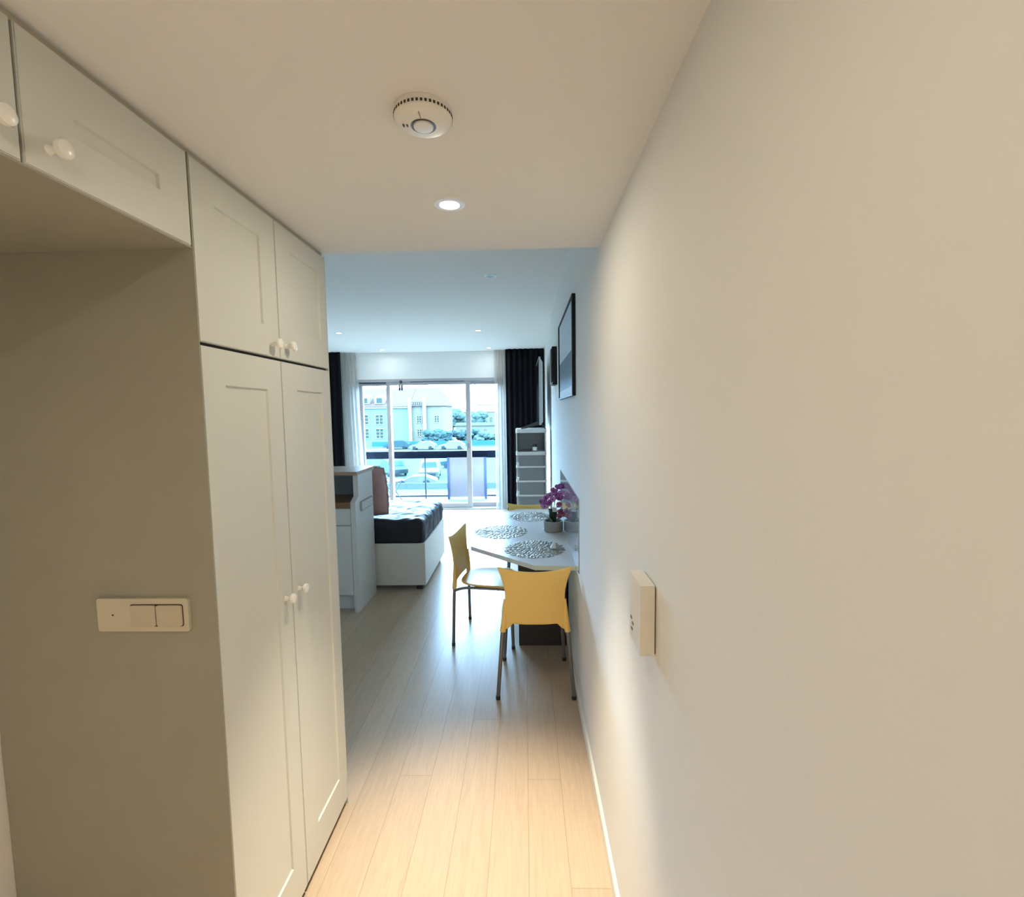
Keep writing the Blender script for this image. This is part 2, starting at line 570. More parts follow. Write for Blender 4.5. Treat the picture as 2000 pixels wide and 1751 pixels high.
oc = thing('overhead_cabinet', 'white two-door cabinet bridging the dark niche under the hall ceiling', 'cabinet', (XF-0.3, 0.76, 2.085))
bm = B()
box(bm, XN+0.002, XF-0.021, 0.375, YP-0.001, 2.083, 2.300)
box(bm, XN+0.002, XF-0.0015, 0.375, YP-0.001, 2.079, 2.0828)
obj('body', bm, CARC, oc, label='carcass darkened with painted shade')
obj('shadow_gap', bx(XF-0.0209, XF-0.008, 0.755, 0.770, 2.084, 2.298), LACQ_D, oc)
obj('shadow_gap', bx(XF-0.0209, XF-0.008, YP-0.006, YP-0.0011, 2.084, 2.298), LACQ_D, oc)
for (y0, y1, p, k) in ((0.378, 0.7590, (0.47, 0.67, 2.170, 2.205), (0.716, 2.128)),
                       (0.7640, YP-0.0035, (0.856, 1.052, 2.172, 2.205), (0.806, 2.126))):
    d = obj('door', shaker_door(y0, y1, 2.0835, 2.297, *p), LACQ, oc)
    obj('knob', knob_mesh(*k), KNOB, d, smooth='auto', label='round white knob')
# filler strip between cabinets and ceiling
struct('trim_2', bx(XN+0.002, XF-0.012, 0.375, YH, 2.3005, HH), mat('filler_paint', (0.55, 0.50, 0.40), 0.7))

# ------------------------------------------------------------------ things on the walls of the hall
ls = thing('light_switch', 'cream horizontal switch plate with two rockers on the wardrobe side', 'light switch', (-0.968, YP, 1.182))
bm = B()
prism(bm, rrect(-1.086, -0.851, 1.140, 1.225, 0.006), YP-0.009, YP-0.0003, 'y')
obj('plate', bm, mat('cream_plastic', (0.62, 0.56, 0.43), 0.4), ls, bevel=0.0015)
bm = B()
prism(bm, rrect(-1.000, -0.864, 1.153, 1.2105, 0.006), YP-0.0095, YP-0.0088, 'y')
obj('recess', bm, mat('switch_seam', (0.035, 0.025, 0.015), 0.8), ls)
for x0, x1 in ((-0.998, -0.9335), (-0.9305, -0.866)):
    bm = B()
    prism(bm, rrect(x0, x1, 1.155, 1.2085, 0.005), YP-0.0135, YP-0.0093, 'y')
    obj('rocker', bm, mat('cream_plastic2', (0.58, 0.51, 0.385), 0.4), ls, bevel=0.0012)
bm = B()
lathe(bm, [(0, 0), (0.0022, 0), (0.0022, 0.001), (0, 0.001)], (0, -1, 0), (-1.046, YP-0.0088, 1.183), 10)
obj('indicator', bm, PLAS_DK, ls)

th = thing('thermostat', 'cream box-shaped control unit on the right hallway wall', 'thermostat', (XR, 1.125, 1.19))
bm = B()
box(bm, XR-0.036, XR-0.003, 1.072, 1.182, 1.108, 1.275)
obj('cover', bm, mat('cream_cover', (0.80, 0.76, 0.66), 0.45), th, bevel=0.003)
obj('back_plate', bx(XR-0.003, XR-0.0003, 1.074, 1.180, 1.112, 1.271), mat('brown_seam', (0.14, 0.09, 0.05), 0.7), th)
for y, z in ((1.163, 1.162), (1.146, 1.153), (1.155, 1.136)):
    obj('button', bx(XR-0.0375, XR-0.0355, y-0.006, y+0.006, z-0.003, z+0.003), mat('button_grey', (0.22, 0.18, 0.13), 0.6), th)

# ------------------------------------------------------------------ ceiling: downlights, smoke detector
def downlight(x, y, z, label, core, wide, lit=True, core_deg=51, r=0.049, strength=14.0, colr=WARM):
    t = thing('downlight', label, 'ceiling light', (x, y, z), 'recessed ceiling downlights')
    bm = B()
    lathe(bm, [(r*0.60, 0.0), (r*0.62, 0.0045), (r*0.66, 0.0055), (r*0.95, 0.004), (r, 0.0), (r*0.60, 0.0)], (0, 0, -1), (x, y, z), 40)
    obj('trim_ring', bm, mat('ring_white', (0.80, 0.82, 0.86), 0.35), t, smooth='auto')
    bm = B()
    lathe(bm, [(0, 0.0035), (r*0.60, 0.0035), (r*0.60, 0.0002), (0, 0.0002)], (0, 0, -1), (x, y, z), 32)
    if lit:
        obj('lamp', bm, emis('lamp_%d' % int(strength), (1.0, 0.93, 0.80), strength), t)
    else:
        obj('lamp', bm, mat('unlit_lamp', (0.30, 0.31, 0.33), 0.3), t)
    if core > 0:
        l = bpy.data.lights.new('downlight_beam', 'SPOT')
        l.energy = core
        l.color = colr
        l.spot_size = math.radians(core_deg)
        l.spot_blend = 1.0
        l.shadow_soft_size = 0.03
        link(bpy.data.objects.new('downlight_beam', l), t).location = (0, 0, -0.012)
        l = bpy.data.lights.new('downlight_spill', 'AREA')
        l.shape = 'DISK'
        l.size = 0.06
        l.energy = wide
        l.color = colr
        link(bpy.data.objects.new('downlight_spill', l), t).location = (0, 0, -0.012)
    return t
downlight(-0.220, 1.495, HH, 'bright lit downlight in the lowered hall ceiling', HALL_CORE, HALL_WIDE, strength=16)
downlight(-0.35, 0.15, HH, 'added unseen fill downlight in the hall ceiling right above the camera', HALL_CORE*0.95, HALL_WIDE*0.8, strength=16)  # unseen fill lamp, added to even out the light on the wall
downlight(-0.45, -1.05, HH, 'added unseen fill downlight over the entrance end of the hall', HALL_CORE*0.95, HALL_WIDE*0.8, strength=16)  # second unseen lamp, added as fill from behind the camera
downlight(-0.245, 3.70, HR, 'unlit downlight in the room ceiling nearest the hall', 0, 0, lit=False)
for x, y, lb in ((-0.572, 6.09, 'lit downlight of the middle pair, the one nearer the picture wall'),
                 (-2.348, 6.08, 'lit downlight of the middle pair, close beside the wardrobe edge in view'),
                 (-2.293, 7.75, 'lit downlight of the window pair, above the left sliding pane'),
                 (-0.559, 7.75, 'lit downlight of the window pair, above the right sheer curtain')):
    downlight(x, y, HR, lb, ROOM_CORE, ROOM_WIDE, core_deg=66, strength=12, colr=COOL)

sx, sy = -0.206, 1.050
sd = thing('smoke_detector', 'round white smoke detector on the hall ceiling', 'smoke detector', (sx, sy, HH))
bm = B()
lathe(bm, [(0, 0.0), (0.062, 0.0), (0.062, 0.005), (0.0612, 0.0065), (0.0612, 0.015), (0.0595, 0.019), (0.054, 0.0235), (0.046, 0.0265), (0.0275, 0.029), (0.0, 0.029)], (0, 0, -1), (sx, sy, HH), 64)
obj('housing', bm, PLAS_W, sd, smooth='auto')
bm = B()
for k in range(44):
    a = 2*PI*k/44
    c, s = math.cos(a), math.sin(a)
    v = box(bm, 0.0600, 0.0618, -0.0024, 0.0024, -0.0150, -0.0095)
    for q in v:
        q.co = Vector((sx + q.co.x*c - q.co.y*s, sy + q.co.x*s + q.co.y*c, HH + q.co.z))
obj('vent_slots', bm, mat('slot_dark', (0.06, 0.05, 0.035), 0.8), sd)
bm = B()
lathe(bm, [(0.0265, 0.0280), (0.0265, 0.0296), (0.0215, 0.0296), (0.0215, 0.0280)], (0, 0, -1), (sx, sy, HH), 40)
obj('button_ring', bm, mat('ring_dark', (0.10, 0.085, 0.07), 0.3, 0.4), sd, smooth='auto')
bm = B()
lathe(bm, [(0, 0.028), (0.0215, 0.028), (0.0205, 0.0325), (0.012, 0.0338), (0, 0.0342)], (0, 0, -1), (sx, sy, HH), 40)
obj('test_button', bm, mat('button_white', (0.84, 0.83, 0.82), 0.35), sd, smooth='auto')
bm = B()
for dx in (0.0, 0.008):
    box(bm, sx-0.043+dx, sx-0.040+dx, sy-0.007, sy+0.001, HH-0.0290, HH-0.0265)
obj('sound_slot', bm, mat('slot_dark', (0.06, 0.05, 0.035), 0.8), sd)
bm = B()
box(bm, sx-0.001, sx+0.001, sy-0.046, sy-0.028, HH-0.0293, HH-0.025)
obj('mould_line', bm, mat('mould_seam', (0.35, 0.27, 0.19), 0.7), sd)

# ------------------------------------------------------------------ right wall of the room
pic = thing('framed_picture', 'black framed two-tone picture hanging on the right wall above the table', 'picture', (XR, 3.31, 2.05))
py0, py1, pz0, pz1 = 2.765, 3.87, 1.768, 2.345
fx0, fx1 = XR-0.021, XR-0.001
bm = B()
box(bm, fx0, fx1, py0, py0+0.035, pz0, pz1)
box(bm, fx0, fx1, py1-0.035, py1, pz0, pz1)
box(bm, fx0, fx1, py0+0.035, py1-0.035, pz1-0.012, pz1)
box(bm, fx0, fx1, py0+0.035, py1-0.035, pz0, pz0+0.012)
obj('frame', bm, BLACK, pic)
obj('mat_board', bx(fx0+0.009, fx1, py0+0.035, py1-0.035, pz0+0.012, pz1-0.012), mat('white_mat', (0.72, 0.76, 0.82), 0.6), pic)
def picture_material():
    m = bpy.data.materials.new('two_tone_print')  # pale upper part, mottled slate-blue lower part
    m.use_nodes = True
    nt = m.node_tree
    b = nt.nodes['Principled BSDF']
    tc = nt.nodes.new('ShaderNodeTexCoord')
    sp = nt.nodes.new('ShaderNodeSeparateXYZ')
    nt.links.new(tc.outputs['Generated'], sp.inputs[0])
    n = nt.nodes.new('ShaderNodeTexNoise')
    n.inputs['Scale'].default_value = 7
    nt.links.new(tc.outputs['Generated'], n.inputs['Vector'])
    cr = nt.nodes.new('ShaderNodeValToRGB')
    cr.color_ramp.elements[0].color = (0.045, 0.075, 0.11, 1)
    cr.color_ramp.elements[1].color = (0.10, 0.15, 0.21, 1)
    nt.links.new(n.outputs['Fac'], cr.inputs[0])
    st = nt.nodes.new('ShaderNodeMath')
    st.operation = 'GREATER_THAN'
    st.inputs[1].default_value = 0.43
    nt.links.new(sp.outputs['Z'], st.inputs[0])
    mx = nt.nodes.new('ShaderNodeMix')
    mx.data_type = 'RGBA'
    mx.inputs[7].default_value = (0.52, 0.60, 0.66, 1)
    nt.links.new(st.outputs[0], mx.inputs[0])
    nt.links.new(cr.outputs[0], mx.inputs[6])
    nt.links.new(mx.outputs[2], b.inputs['Base Color'])
    b.inputs['Roughness'].default_value = 0.5
    b.inputs['Specular IOR Level'].default_value = 0.15
    return m
obj('print', bx(fx0+0.008, fx0+0.0095, py0+0.05, py1-0.05, pz0+0.06, pz1-0.02), picture_material(), pic)

wu = thing('wall_unit', 'slim black box-shaped unit on the right wall beyond the picture', 'wall unit', (XR, 4.43, 2.09))
bm = B()
box(bm, XR-0.044, XR-0.0005, 4.315, 4.56, 1.918, 2.256)
obj('casing', bm, BLACK, wu, bevel=0.006)
bm = B()
box(bm, XR-0.052, XR-0.0445, 4.345, 4.54, 1.935, 2.24)
obj('front_cover', bm, mat('black_satin', (0.02, 0.021, 0.026), 0.5), wu, bevel=0.003)
obj('indicator', bx(XR-0.0455, XR-0.040, 4.311, 4.3155, 1.930, 1.940), mat('indicator_white', (0.8, 0.8, 0.8), 0.4), wu)

gp = obj('wall_panel', bx(XR-0.005, XR-0.0004, 2.62, 3.96, 0.762, 1.19), GLASS_T, None, bevel=0.001)
tag(gp, 'glossy grey glass panel on the wall behind the orchid', 'wall panel')

# ------------------------------------------------------------------ dining table and chairs
TZ = 0.748
tb = thing('dining_table', 'white wall-mounted table with clipped corners and dark support panel', 'table', (0.05, 3.65, 0))
bm = B()
prism(bm, [(XR-0.0005, 2.80), (0.052, 2.812), (-0.385, 3.236), (-0.42, 4.09), (-0.085, 4.495), (XR-0.0005, 4.50)], TZ-0.028, TZ, 'z')
obj('table_top', bm, TABLE, tb, bevel=0.002)
obj('support', bx(-0.06, 0.283, 3.30, 3.98, 0.0, TZ-0.028), WOOD_DK, tb, label='dark brown wooden support panel')

def make_chair(label):
    t = thing('dining_chair', label, 'chair', (0, 0, 0))
    # backrest shell
    def wid(z):
        P = [(0.405, 0.190), (0.455, 0.184), (0.53, 0.178), (0.60, 0.171), (0.65, 0.172), (0.72, 0.187), (0.80, 0.213)]
        if z <= P[0][0]: return P[0][1]
        for (a, wa), (b, wb) in zip(P, P[1:]):
            if z <= b: return wa + (wb-wa)*(z-a)/(b-a)
        return P[-1][1]
    nu, nv = 20, 14
    bm = B()
    grid = []
    for j in range(nv+1):
        row = []
        for i in range(nu+1):
            u = -1 + 2*i/nu
            zt = 0.773 + 0.027*abs(u)**2.2
            zb = 0.455 - 0.045*max(0, (abs(u)-0.70)/0.30)**0.6
            z = zb + (zt-zb)*j/nv
            x = u*wid(z)
            h = (z-0.41)/0.39
            y = -0.215 - 0.030*h**1.5 - 0.022*(1-u*u)*(0.4+0.6*h) 
            row.append(bm.verts.new((x, y, z)))
        grid.append(row)
    for j in range(nv):
        for i in range(nu):
            bm.faces.new([grid[j][i], grid[j][i+1], grid[j+1][i+1], grid[j+1][i]])
    bk = obj('backrest', bm, YELLOW, t, smooth=True)
    s = bk.modifiers.new('thickness', 'SOLIDIFY')
    s.thickness = 0.012
    s.offset = 0
    bv = bk.modifiers.new('edge', 'BEVEL')
    bv.width = 0.004
    bv.segments = 2
    # sleeves where the shell takes the rear legs
    for sx_ in (-1, 1):
        bm = B()
        tube(bm, [(sx_*0.1885, -0.222, 0.408), (sx_*0.181, -0.218, 0.46), (sx_*0.172, -0.220, 0.60)], [0.0175, 0.0165, 0.009], 12)
        obj('sleeve', bm, YELLOW, bk, smooth='auto')
    # seat
    bm = B()
    nr, na = 8, 40
    ctr = bm.verts.new((0, 0.0, 0.4385))
    prev = None
    for r in range(1, nr+1):
        q = r/nr
        ring = []
        for k in range(na):
            a = 2*PI*k/na
            c, sn = math.cos(a), math.sin(a)
            ex = 0.62
            x = math.copysign(abs(c)**ex, c)*0.205
            y = math.copysign(abs(sn)**ex, sn)*0.205
            x *= 1 + 0.06*(y/0.205)
            z = 0.4385 + 0.012*q**3*(1 if y < 0.1 else max(-1.2, 1-(y-0.1)/0.045))
            ring.append(bm.verts.new((x*q, y*q+0.005, z)))
        for k in range(na):
            if prev is None:
                bm.faces.new([ctr, ring[k], ring[(k+1) % na]])
            else:
                bm.faces.new([prev[k], ring[k], ring[(k+1) % na], prev[(k+1) % na]])
        prev = ring
    st = obj('seat', bm, YELLOW, t, smooth=True)
    s = st.modifiers.new('thickness', 'SOLIDIFY')
    s.thickness = 0.013
    s.offset = -1
    bv = st.modifiers.new('edge', 'BEVEL')
    bv.width = 0.004
    bv.segments = 2
    # legs and side rails
    for sx_ in (-1, 1):
        bm = B()
        tube(bm, [(sx_*0.183, -0.219, 0.44), (sx_*0.190, -0.221, 0.40), (sx_*0.222, -0.226, 0.012)], 0.0115, 12)
        lg = obj('leg', bm, STEEL, t, smooth='auto')
        bm = B()
        tube(bm, [(sx_*0.222, -0.226, 0.0), (sx_*0.2215, -0.226, 0.022)], 0.0135, 12)
        obj('foot', bm, PLAS_DK, lg, smooth='auto')
        bm = B()
        tube(bm, [(sx_*0.172, 0.135, 0.418)] + arc((sx_*0.173, 0.165, 0.418), (sx_*0.176, 0.19, 0.418), (sx_*0.178, 0.193, 0.385), 6) + [(sx_*0.202, 0.210, 0.012)], 0.0115, 12)
        lg = obj('leg', bm, STEEL, t, smooth='auto')
        bm = B()
        tube(bm, [(sx_*0.202, 0.210, 0.0), (sx_*0.2015, 0.210, 0.022)], 0.0135, 12)
        obj('foot', bm, PLAS_DK, lg, smooth='auto')
        bm = B()
        tube(bm, arc((sx_*0.186, -0.216, 0.395), (sx_*0.184, -0.17, 0.418), (sx_*0.178, -0.10, 0.418), 6) + [(sx_*0.172, 0.14, 0.418)], 0.0105, 10)
        obj('side_rail', bm, STEEL, t, smooth='auto')
    bm = B()
    tube(bm, [(-0.172, 0.10, 0.412), (0.172, 0.10, 0.412)], 0.009, 10)
    obj('cross_rail', bm, STEEL, t, smooth='auto')
    return t
ch1 = make_chair('yellow dining chair nearest the camera with its back turned to us')
ch1['group'] = 'dining chairs around the table'
ch2 = copy_tree(ch1)
ch2['label'] = 'yellow dining chair seen sideways at the left side of the table'
ch3 = copy_tree(ch1)
ch3['label'] = 'yellow dining chair mostly hidden behind the far end of the table'
ch1.location = (0.046, 2.885, 0)
ch2.location = (-0.276, 3.486, 0)
ch2.rotation_euler = (0, 0, -PI/2-0.157)
ch3.location = (0.03, 4.29, 0)
ch3.rotation_euler = (0, 0, PI)

# ------------------------------------------------------------------ on the table
def placemat(cx, cy, label, seed, R=0.195):
    rnd = random.Random(seed)
    bm = B()
    def petal(r, a, L, wd_, tw, h):
        c = Vector((cx + r*math.cos(a), cy + r*math.sin(a), 0))
        d = Vector((math.cos(a+tw), math.sin(a+tw), 0))
        n = Vector((-d.y, d.x, 0))
        pts = [(-0.5, 0), (-0.2, 0.42), (0.2, 0.5), (0.5, 0.0), (0.2, -0.5), (-0.2, -0.42)]
        lo = [bm.verts.new(c + d*(p*L) + n*(q*wd_) + Vector((0, 0, TZ+0.0006))) for p, q in pts]
        hi = [bm.verts.new(c + d*(p*L*0.9) + n*(q*wd_*0.85) + Vector((0, 0, TZ+0.0015+h*(0.5+p)))) for p, q in pts]
        m_ = bm.verts.new(c + Vector((0, 0, TZ+0.0032+h*0.5)))
        for i in range(6):
            j = (i+1) % 6
            bm.faces.new([lo[i], lo[j], hi[j], hi[i]])
            bm.faces.new([hi[i], hi[j], m_])
        bm.faces.new(lo[::-1])
    rings = [(0.018, 6, 0.034), (0.045, 14, 0.037), (0.075, 22, 0.039), (0.105, 30, 0.040), (0.135, 38, 0.041), (0.163, 45, 0.042), (R-0.006, 48, 0.038)]
    for i, (r, n, L) in enumerate(rings):
        for k in range(n):
            a = 2*PI*(k+0.5*(i % 2))/n + rnd.uniform(-.05, .05)
            petal(r+rnd.uniform(-.006, .006), a, L*rnd.uniform(.85, 1.15), 0.021*rnd.uniform(.8, 1.2), rnd.uniform(-.75, .75), rnd.uniform(0.0, 0.002))
    o = obj('placemat', bm, SILVER)
    return tag(o, label, 'placemat', 'placemats on the dining table')
placemat(0.056, 3.165, 'round silver leaf-pattern placemat in front of the nearest chair', 1)
placemat(-0.195, 3.635, 'round silver leaf-pattern placemat at the left edge of the table', 2)
placemat(0.035, 4.165, 'round silver leaf-pattern placemat at the far end behind the orchid', 3, R=0.175)

np_ = thing('napkin', 'small white folded paper standing on the nearest placemat', 'napkin', (0.183, 3.17, TZ+0.004))
bm = B()
P = [Vector(p) for p in ((0.165, 3.150, TZ+0.006), (0.20, 3.150, TZ+0.006), (0.205, 3.185, TZ+0.006), (0.163, 3.19, TZ+0.006))]
T1, T2 = Vector((0.196, 3.165, TZ+0.062)), Vector((0.176, 3.172, TZ+0.035))
vs = [bm.verts.new(p) for p in P]
t1, t2 = bm.verts.new(T1), bm.verts.new(T2)
for f in ((vs[0], vs[1], t1), (vs[0], t1, t2), (vs[1], vs[2], t1), (vs[2], vs[3], t2), (vs[2], t2, t1), (vs[3], vs[0], t2), (vs[3], vs[2], vs[1], vs[0])):
    bm.faces.new(f)
obj('folded_sheet', bm, PAPER, np_)

ox, oy = 0.226, 3.66
orc = thing('potted_orchid', 'purple orchid in a grey ribbed pot on the table by the wall', 'orchid', (ox-0.012, oy, TZ))
ox -= 0.012
bm = B()
prof = [(0, 0.0), (0.070, 0.0), (0.0735, 0.004)]
for i in range(7):
    z = 0.008 + i*0.0098
    prof += [(0.0755, z), (0.0755, z+0.006), (0.0745, z+0.0078)]
prof += [(0.0755, 0.080), (0.066, 0.080), (0.064, 0.060), (0, 0.060)]
lathe(bm, prof, (0, 0, 1), (ox, oy, TZ), 40)
obj('pot', bm, CONCRETE, orc, smooth='auto')
bm = B()
lathe(bm, [(0.0645, 0.0605), (0.0645, 0.068), (0.03, 0.072), (0, 0.073)], (0, 0, 1), (ox, oy, TZ), 32)
obj('soil', bm, mat('dark_soil', (0.02, 0.015, 0.01), 0.9, bump=0.5, bscale=120), orc, smooth=True)
def leaf_mesh(base, tip, ctrl, w, n=10):
    bm = B()
    c = arc(base, ctrl, tip, n)
    rows = []
    for i, p in enumerate(c):
        t = i/n
        d = (c[min(n, i+1)] - c[max(0, i-1)]).normalized()
        s = d.cross(Vector((0, 0, 1)))
        s = s.normalized() if s.length > 1e-4 else Vector((1, 0, 0))
        ww = w*max(0.06, math.sin(PI*min(1, 0.18+0.82*t))**0.7)
        nrm = s.cross(d)
        rows.append([bm.verts.new(p - s*ww + nrm*ww*0.35), bm.verts.new(p), bm.verts.new(p + s*ww + nrm*ww*0.35)])
    for a, b in zip(rows, rows[1:]):
        bm.faces.new([a[0], a[1], b[1], b[0]])
        bm.faces.new([a[1], a[2], b[2], b[1]])
    return bm
def add_leaf(parent, base, ctrl, tip, w, m):
    o = obj('leaf', leaf_mesh(base, tip, ctrl, w), m, parent, smooth=True)
    s = o.modifiers.new('thickness', 'SOLIDIFY')
    s.thickness = 0.003
    return o
b0 = Vector((ox, oy, TZ+0.07))
for dx, dy, h, w, m in ((-0.028, -0.03, 0.115, 0.026, LEAF), (0.004, -0.034, 0.120, 0.028, LEAF), (-0.012, -0.036, 0.100, 0.028, LEAF),
                        (-0.062, -0.015, 0.050, 0.022, LEAF_P), (0.03, -0.02, 0.07, 0.018, LEAF), (0.02, 0.035, 0.09, 0.02, LEAF)):
    add_leaf(orc, b0+Vector((dx*0.2, dy*0.2, -0.005)), b0+Vector((dx*0.5, dy*0.5, h*0.8)), b0+Vector((dx*1.25, dy*1.4, h)), w, m)
FL = [(0.043, -0.05, 0.352, 0), (0.004, -0.05, 0.321, 0), (-0.027, -0.05, 0.290, 0), (-0.058, -0.05, 0.266, 0), (0.023, -0.06, 0.290, 0),
      (-0.004, -0.06, 0.258, 0), (-0.035, -0.06, 0.230, 0), (-0.074, -0.05, 0.235, 0), (-0.066, -0.05, 0.200, 0), (-0.092, -0.05, 0.238, 0),
      (0.043, -0.055, 0.266, 0), (0.060, -0.05, 0.300, 0), (0.052, -0.055, 0.165, 1), (0.068, -0.05, 0.142, 1), (0.048, -0.055, 0.126, 1), (0.040, -0.06, 0.215, 1), (0.064, -0.045, 0.355, 0)]
for hub in ((0.060, -0.04, 0.355), (-0.09, -0.04, 0.245), (0.06, -0.04, 0.15)):
    bm = B()
    tube(bm, arc(b0, b0+Vector((hub[0]*0.15, -0.02, hub[2]*0.75)), Vector((ox, oy, TZ))+Vector(hub)+Vector((0, 0.012, 0)), 10), 0.0025, 8)
    obj('stem', bm, STEM, orc, smooth='auto')
for i, (dx, dy, dz, kind) in enumerate(FL):
    rnd = random.Random(i+40)
    c = Vector((ox+dx, oy+dy, TZ+dz))
    nrm = Vector((rnd.uniform(-1.1, 0.7), -1, rnd.uniform(-0.5, 0.7))).normalized()
    u = nrm.cross(Vector((0, 0, 1))).normalized()
    w = u.cross(nrm)
    bm = B()
    for k in range(5):
        a = PI/2 + 2*PI*k/5 + rnd.uniform(-.15, .15)
        big = 1.25 if k in (1, 4) else 1.0
        d = u*math.cos(a) + w*math.sin(a)
        s = nrm.cross(d)
        L, W_ = 0.025*big*rnd.uniform(.85, 1.15), 0.0125*big
        rows = []
        for t, ww, bend in ((0.05, 0.25, 0), (0.35, 0.85, 0.004), (0.65, 1.0, 0.004), (0.9, 0.6, 0.0), (1.0, 0.12, -0.003)):
            p = c + d*(L*t) + nrm*bend
            rows.append([bm.verts.new(p - s*W_*ww - nrm*0.003*ww), bm.verts.new(p), bm.verts.new(p + s*W_*ww - nrm*0.003*ww)])
        for r0, r1 in zip(rows, rows[1:]):
            for q in (0, 1):
                bm.faces.new([r0[q], r0[q+1], r1[q+1], r1[q]])
    fo = obj('flower', bm, PETAL2 if kind else (PETAL, PETAL, PETAL3)[i % 3], orc, smooth=True)
    sm = fo.modifiers.new('thickness', 'SOLIDIFY')
    sm.thickness = 0.0012
    bm = B()
    lathe(bm, [(0, 0.0), (0.005, 0.001), (0.0045, 0.006), (0.0025, 0.011), (0, 0.012)], nrm, c, 10)
    obj('lip', bm, LIP, fo, smooth=True)
bm = B()
q = Vector((ox-0.010, oy-0.078, TZ+0.170))
for k, (dx, h) in enumerate(((0, .032), (.009, .040), (.018, .034), (.027, .038))):
    box(bm, q.x+dx, q.x+dx+0.0065, q.y, q.y+0.001, q.z, q.z+h)
box(bm, q.x, q.x+0.0335, q.y, q.y+0.001, q.z-0.006, q.z+0.002)
obj('plant_tag', bm, PAPER, orc, label='small white plant tag')

# ------------------------------------------------------------------ drawer tower with television by the window
tw = thing('drawer_tower', 'tall white plastic drawer tower with smoky drawers beside the black curtain', 'drawer tower', (0.083, 6.33, 0))
tx0, tx1, ty0, ty1 = -0.118, 0.278, 6.10, 6.60
ttop = 1.452
zs = [0.04 + i*0.1868 for i in range(7)]     # six drawers up to 1.161
bm = B()
for i, z in enumerate(zs):
    t = 0.022 if i < 6 else 0.045
    prism(bm, rrect(tx0, tx1, ty0, ty1, 0.035), z-t, z, 'z')
prism(bm, rrect(tx0, tx1, ty0, ty1, 0.035), ttop-0.048, ttop, 'z')
for x0 in (tx0+0.003, tx1-0.018):
    box(bm, x0, x0+0.015, ty0+0.05, ty1-0.03, 0.0, ttop-0.04)
box(bm, tx0+0.01, tx1-0.01, ty1-0.045, ty1-0.03, 0.0, ttop-0.04)
obj('frame', bm, DRAW_W, tw)
for x in (tx0+0.02, tx1-0.045):
    for y in (ty0+0.03, ty1-0.055):
        obj('foot', bx(x, x+0.025, y, y+0.025, 0.0, 0.018), DRAW_W, tw)
obj('shelf_back', bx(tx0+0.02, tx1-0.02, ty1-0.09, ty1-0.06, 1.162, ttop-0.049), mat('grey_back', (0.48, 0.49, 0.49), 0.5), tw)
for i in range(6):
    bm = B()
    prism(bm, rrect(tx0+0.022, tx1-0.020, ty0+0.008, ty1-0.05, 0.03), zs[i]+0.001, zs[i+1]-(0.024 if i < 5 else 0.047), 'z')
    dr = obj('drawer', bm, SMOKED, tw, label='smoky grey translucent drawer')
    bm = B()
    prism(bm, rrect(tx0+0.004, tx0+0.040, ty0-0.003, ty0+0.02, 0.008), zs[i]+0.001, zs[i]+0.045, 'z')
    obj('handle', bm, mat('milky_plastic', (0.78, 0.79, 0.76), 0.35), dr)

jr = thing('jar', 'small dark-lidded jar with white label on the drawer tower shelf', 'jar', (0.127, 6.135, zs[6]+0.0008))
bm = B()
lathe(bm, [(0, 0.0), (0.027, 0.0), (0.0285, 0.003), (0.0285, 0.066), (0.024, 0.074), (0, 0.074)], (0, 0, 1), (0.127, 6.135, zs[6]+0.0008), 24)
obj('glass_body', bm, mat('dark_jar_glass', (0.03, 0.035, 0.04), 0.15), jr, smooth='auto')
bm = B()
lathe(bm, [(0.0289, 0.012), (0.0291, 0.012), (0.0291, 0.060), (0.0289, 0.060)], (0, 0, 1), (0.127, 6.135, zs[6]+0.0008), 24)
obj('paper_label', bm, PAPER, jr, smooth='auto')
bm = B()
lathe(bm, [(0, 0.074), (0.026, 0.074), (0.027, 0.077), (0.027, 0.092), (0.025, 0.095), (0, 0.095)], (0, 0, 1), (0.127, 6.135, zs[6]+0.0008), 24)
obj('lid', bm, PLAS_DK, jr, smooth='auto')
rm = thing('remote_control', 'flat black remote control lying on the drawer tower shelf by the jar', 'remote control', (0.0, 6.13, zs[6]))
obj('casing', bx(-0.092, 0.085, 6.110, 6.155, zs[6]+0.0005, zs[6]+0.026), PLAS_DK, rm, bevel=0.005)
bm = B()
for k in range(6):
    box(bm, -0.07+k*0.022, -0.058+k*0.022, 6.125, 6.139, zs[6]+0.0255, zs[6]+0.028)
obj('button_row', bm, mat('button_grey2', (0.12, 0.12, 0.12), 0.6), rm)

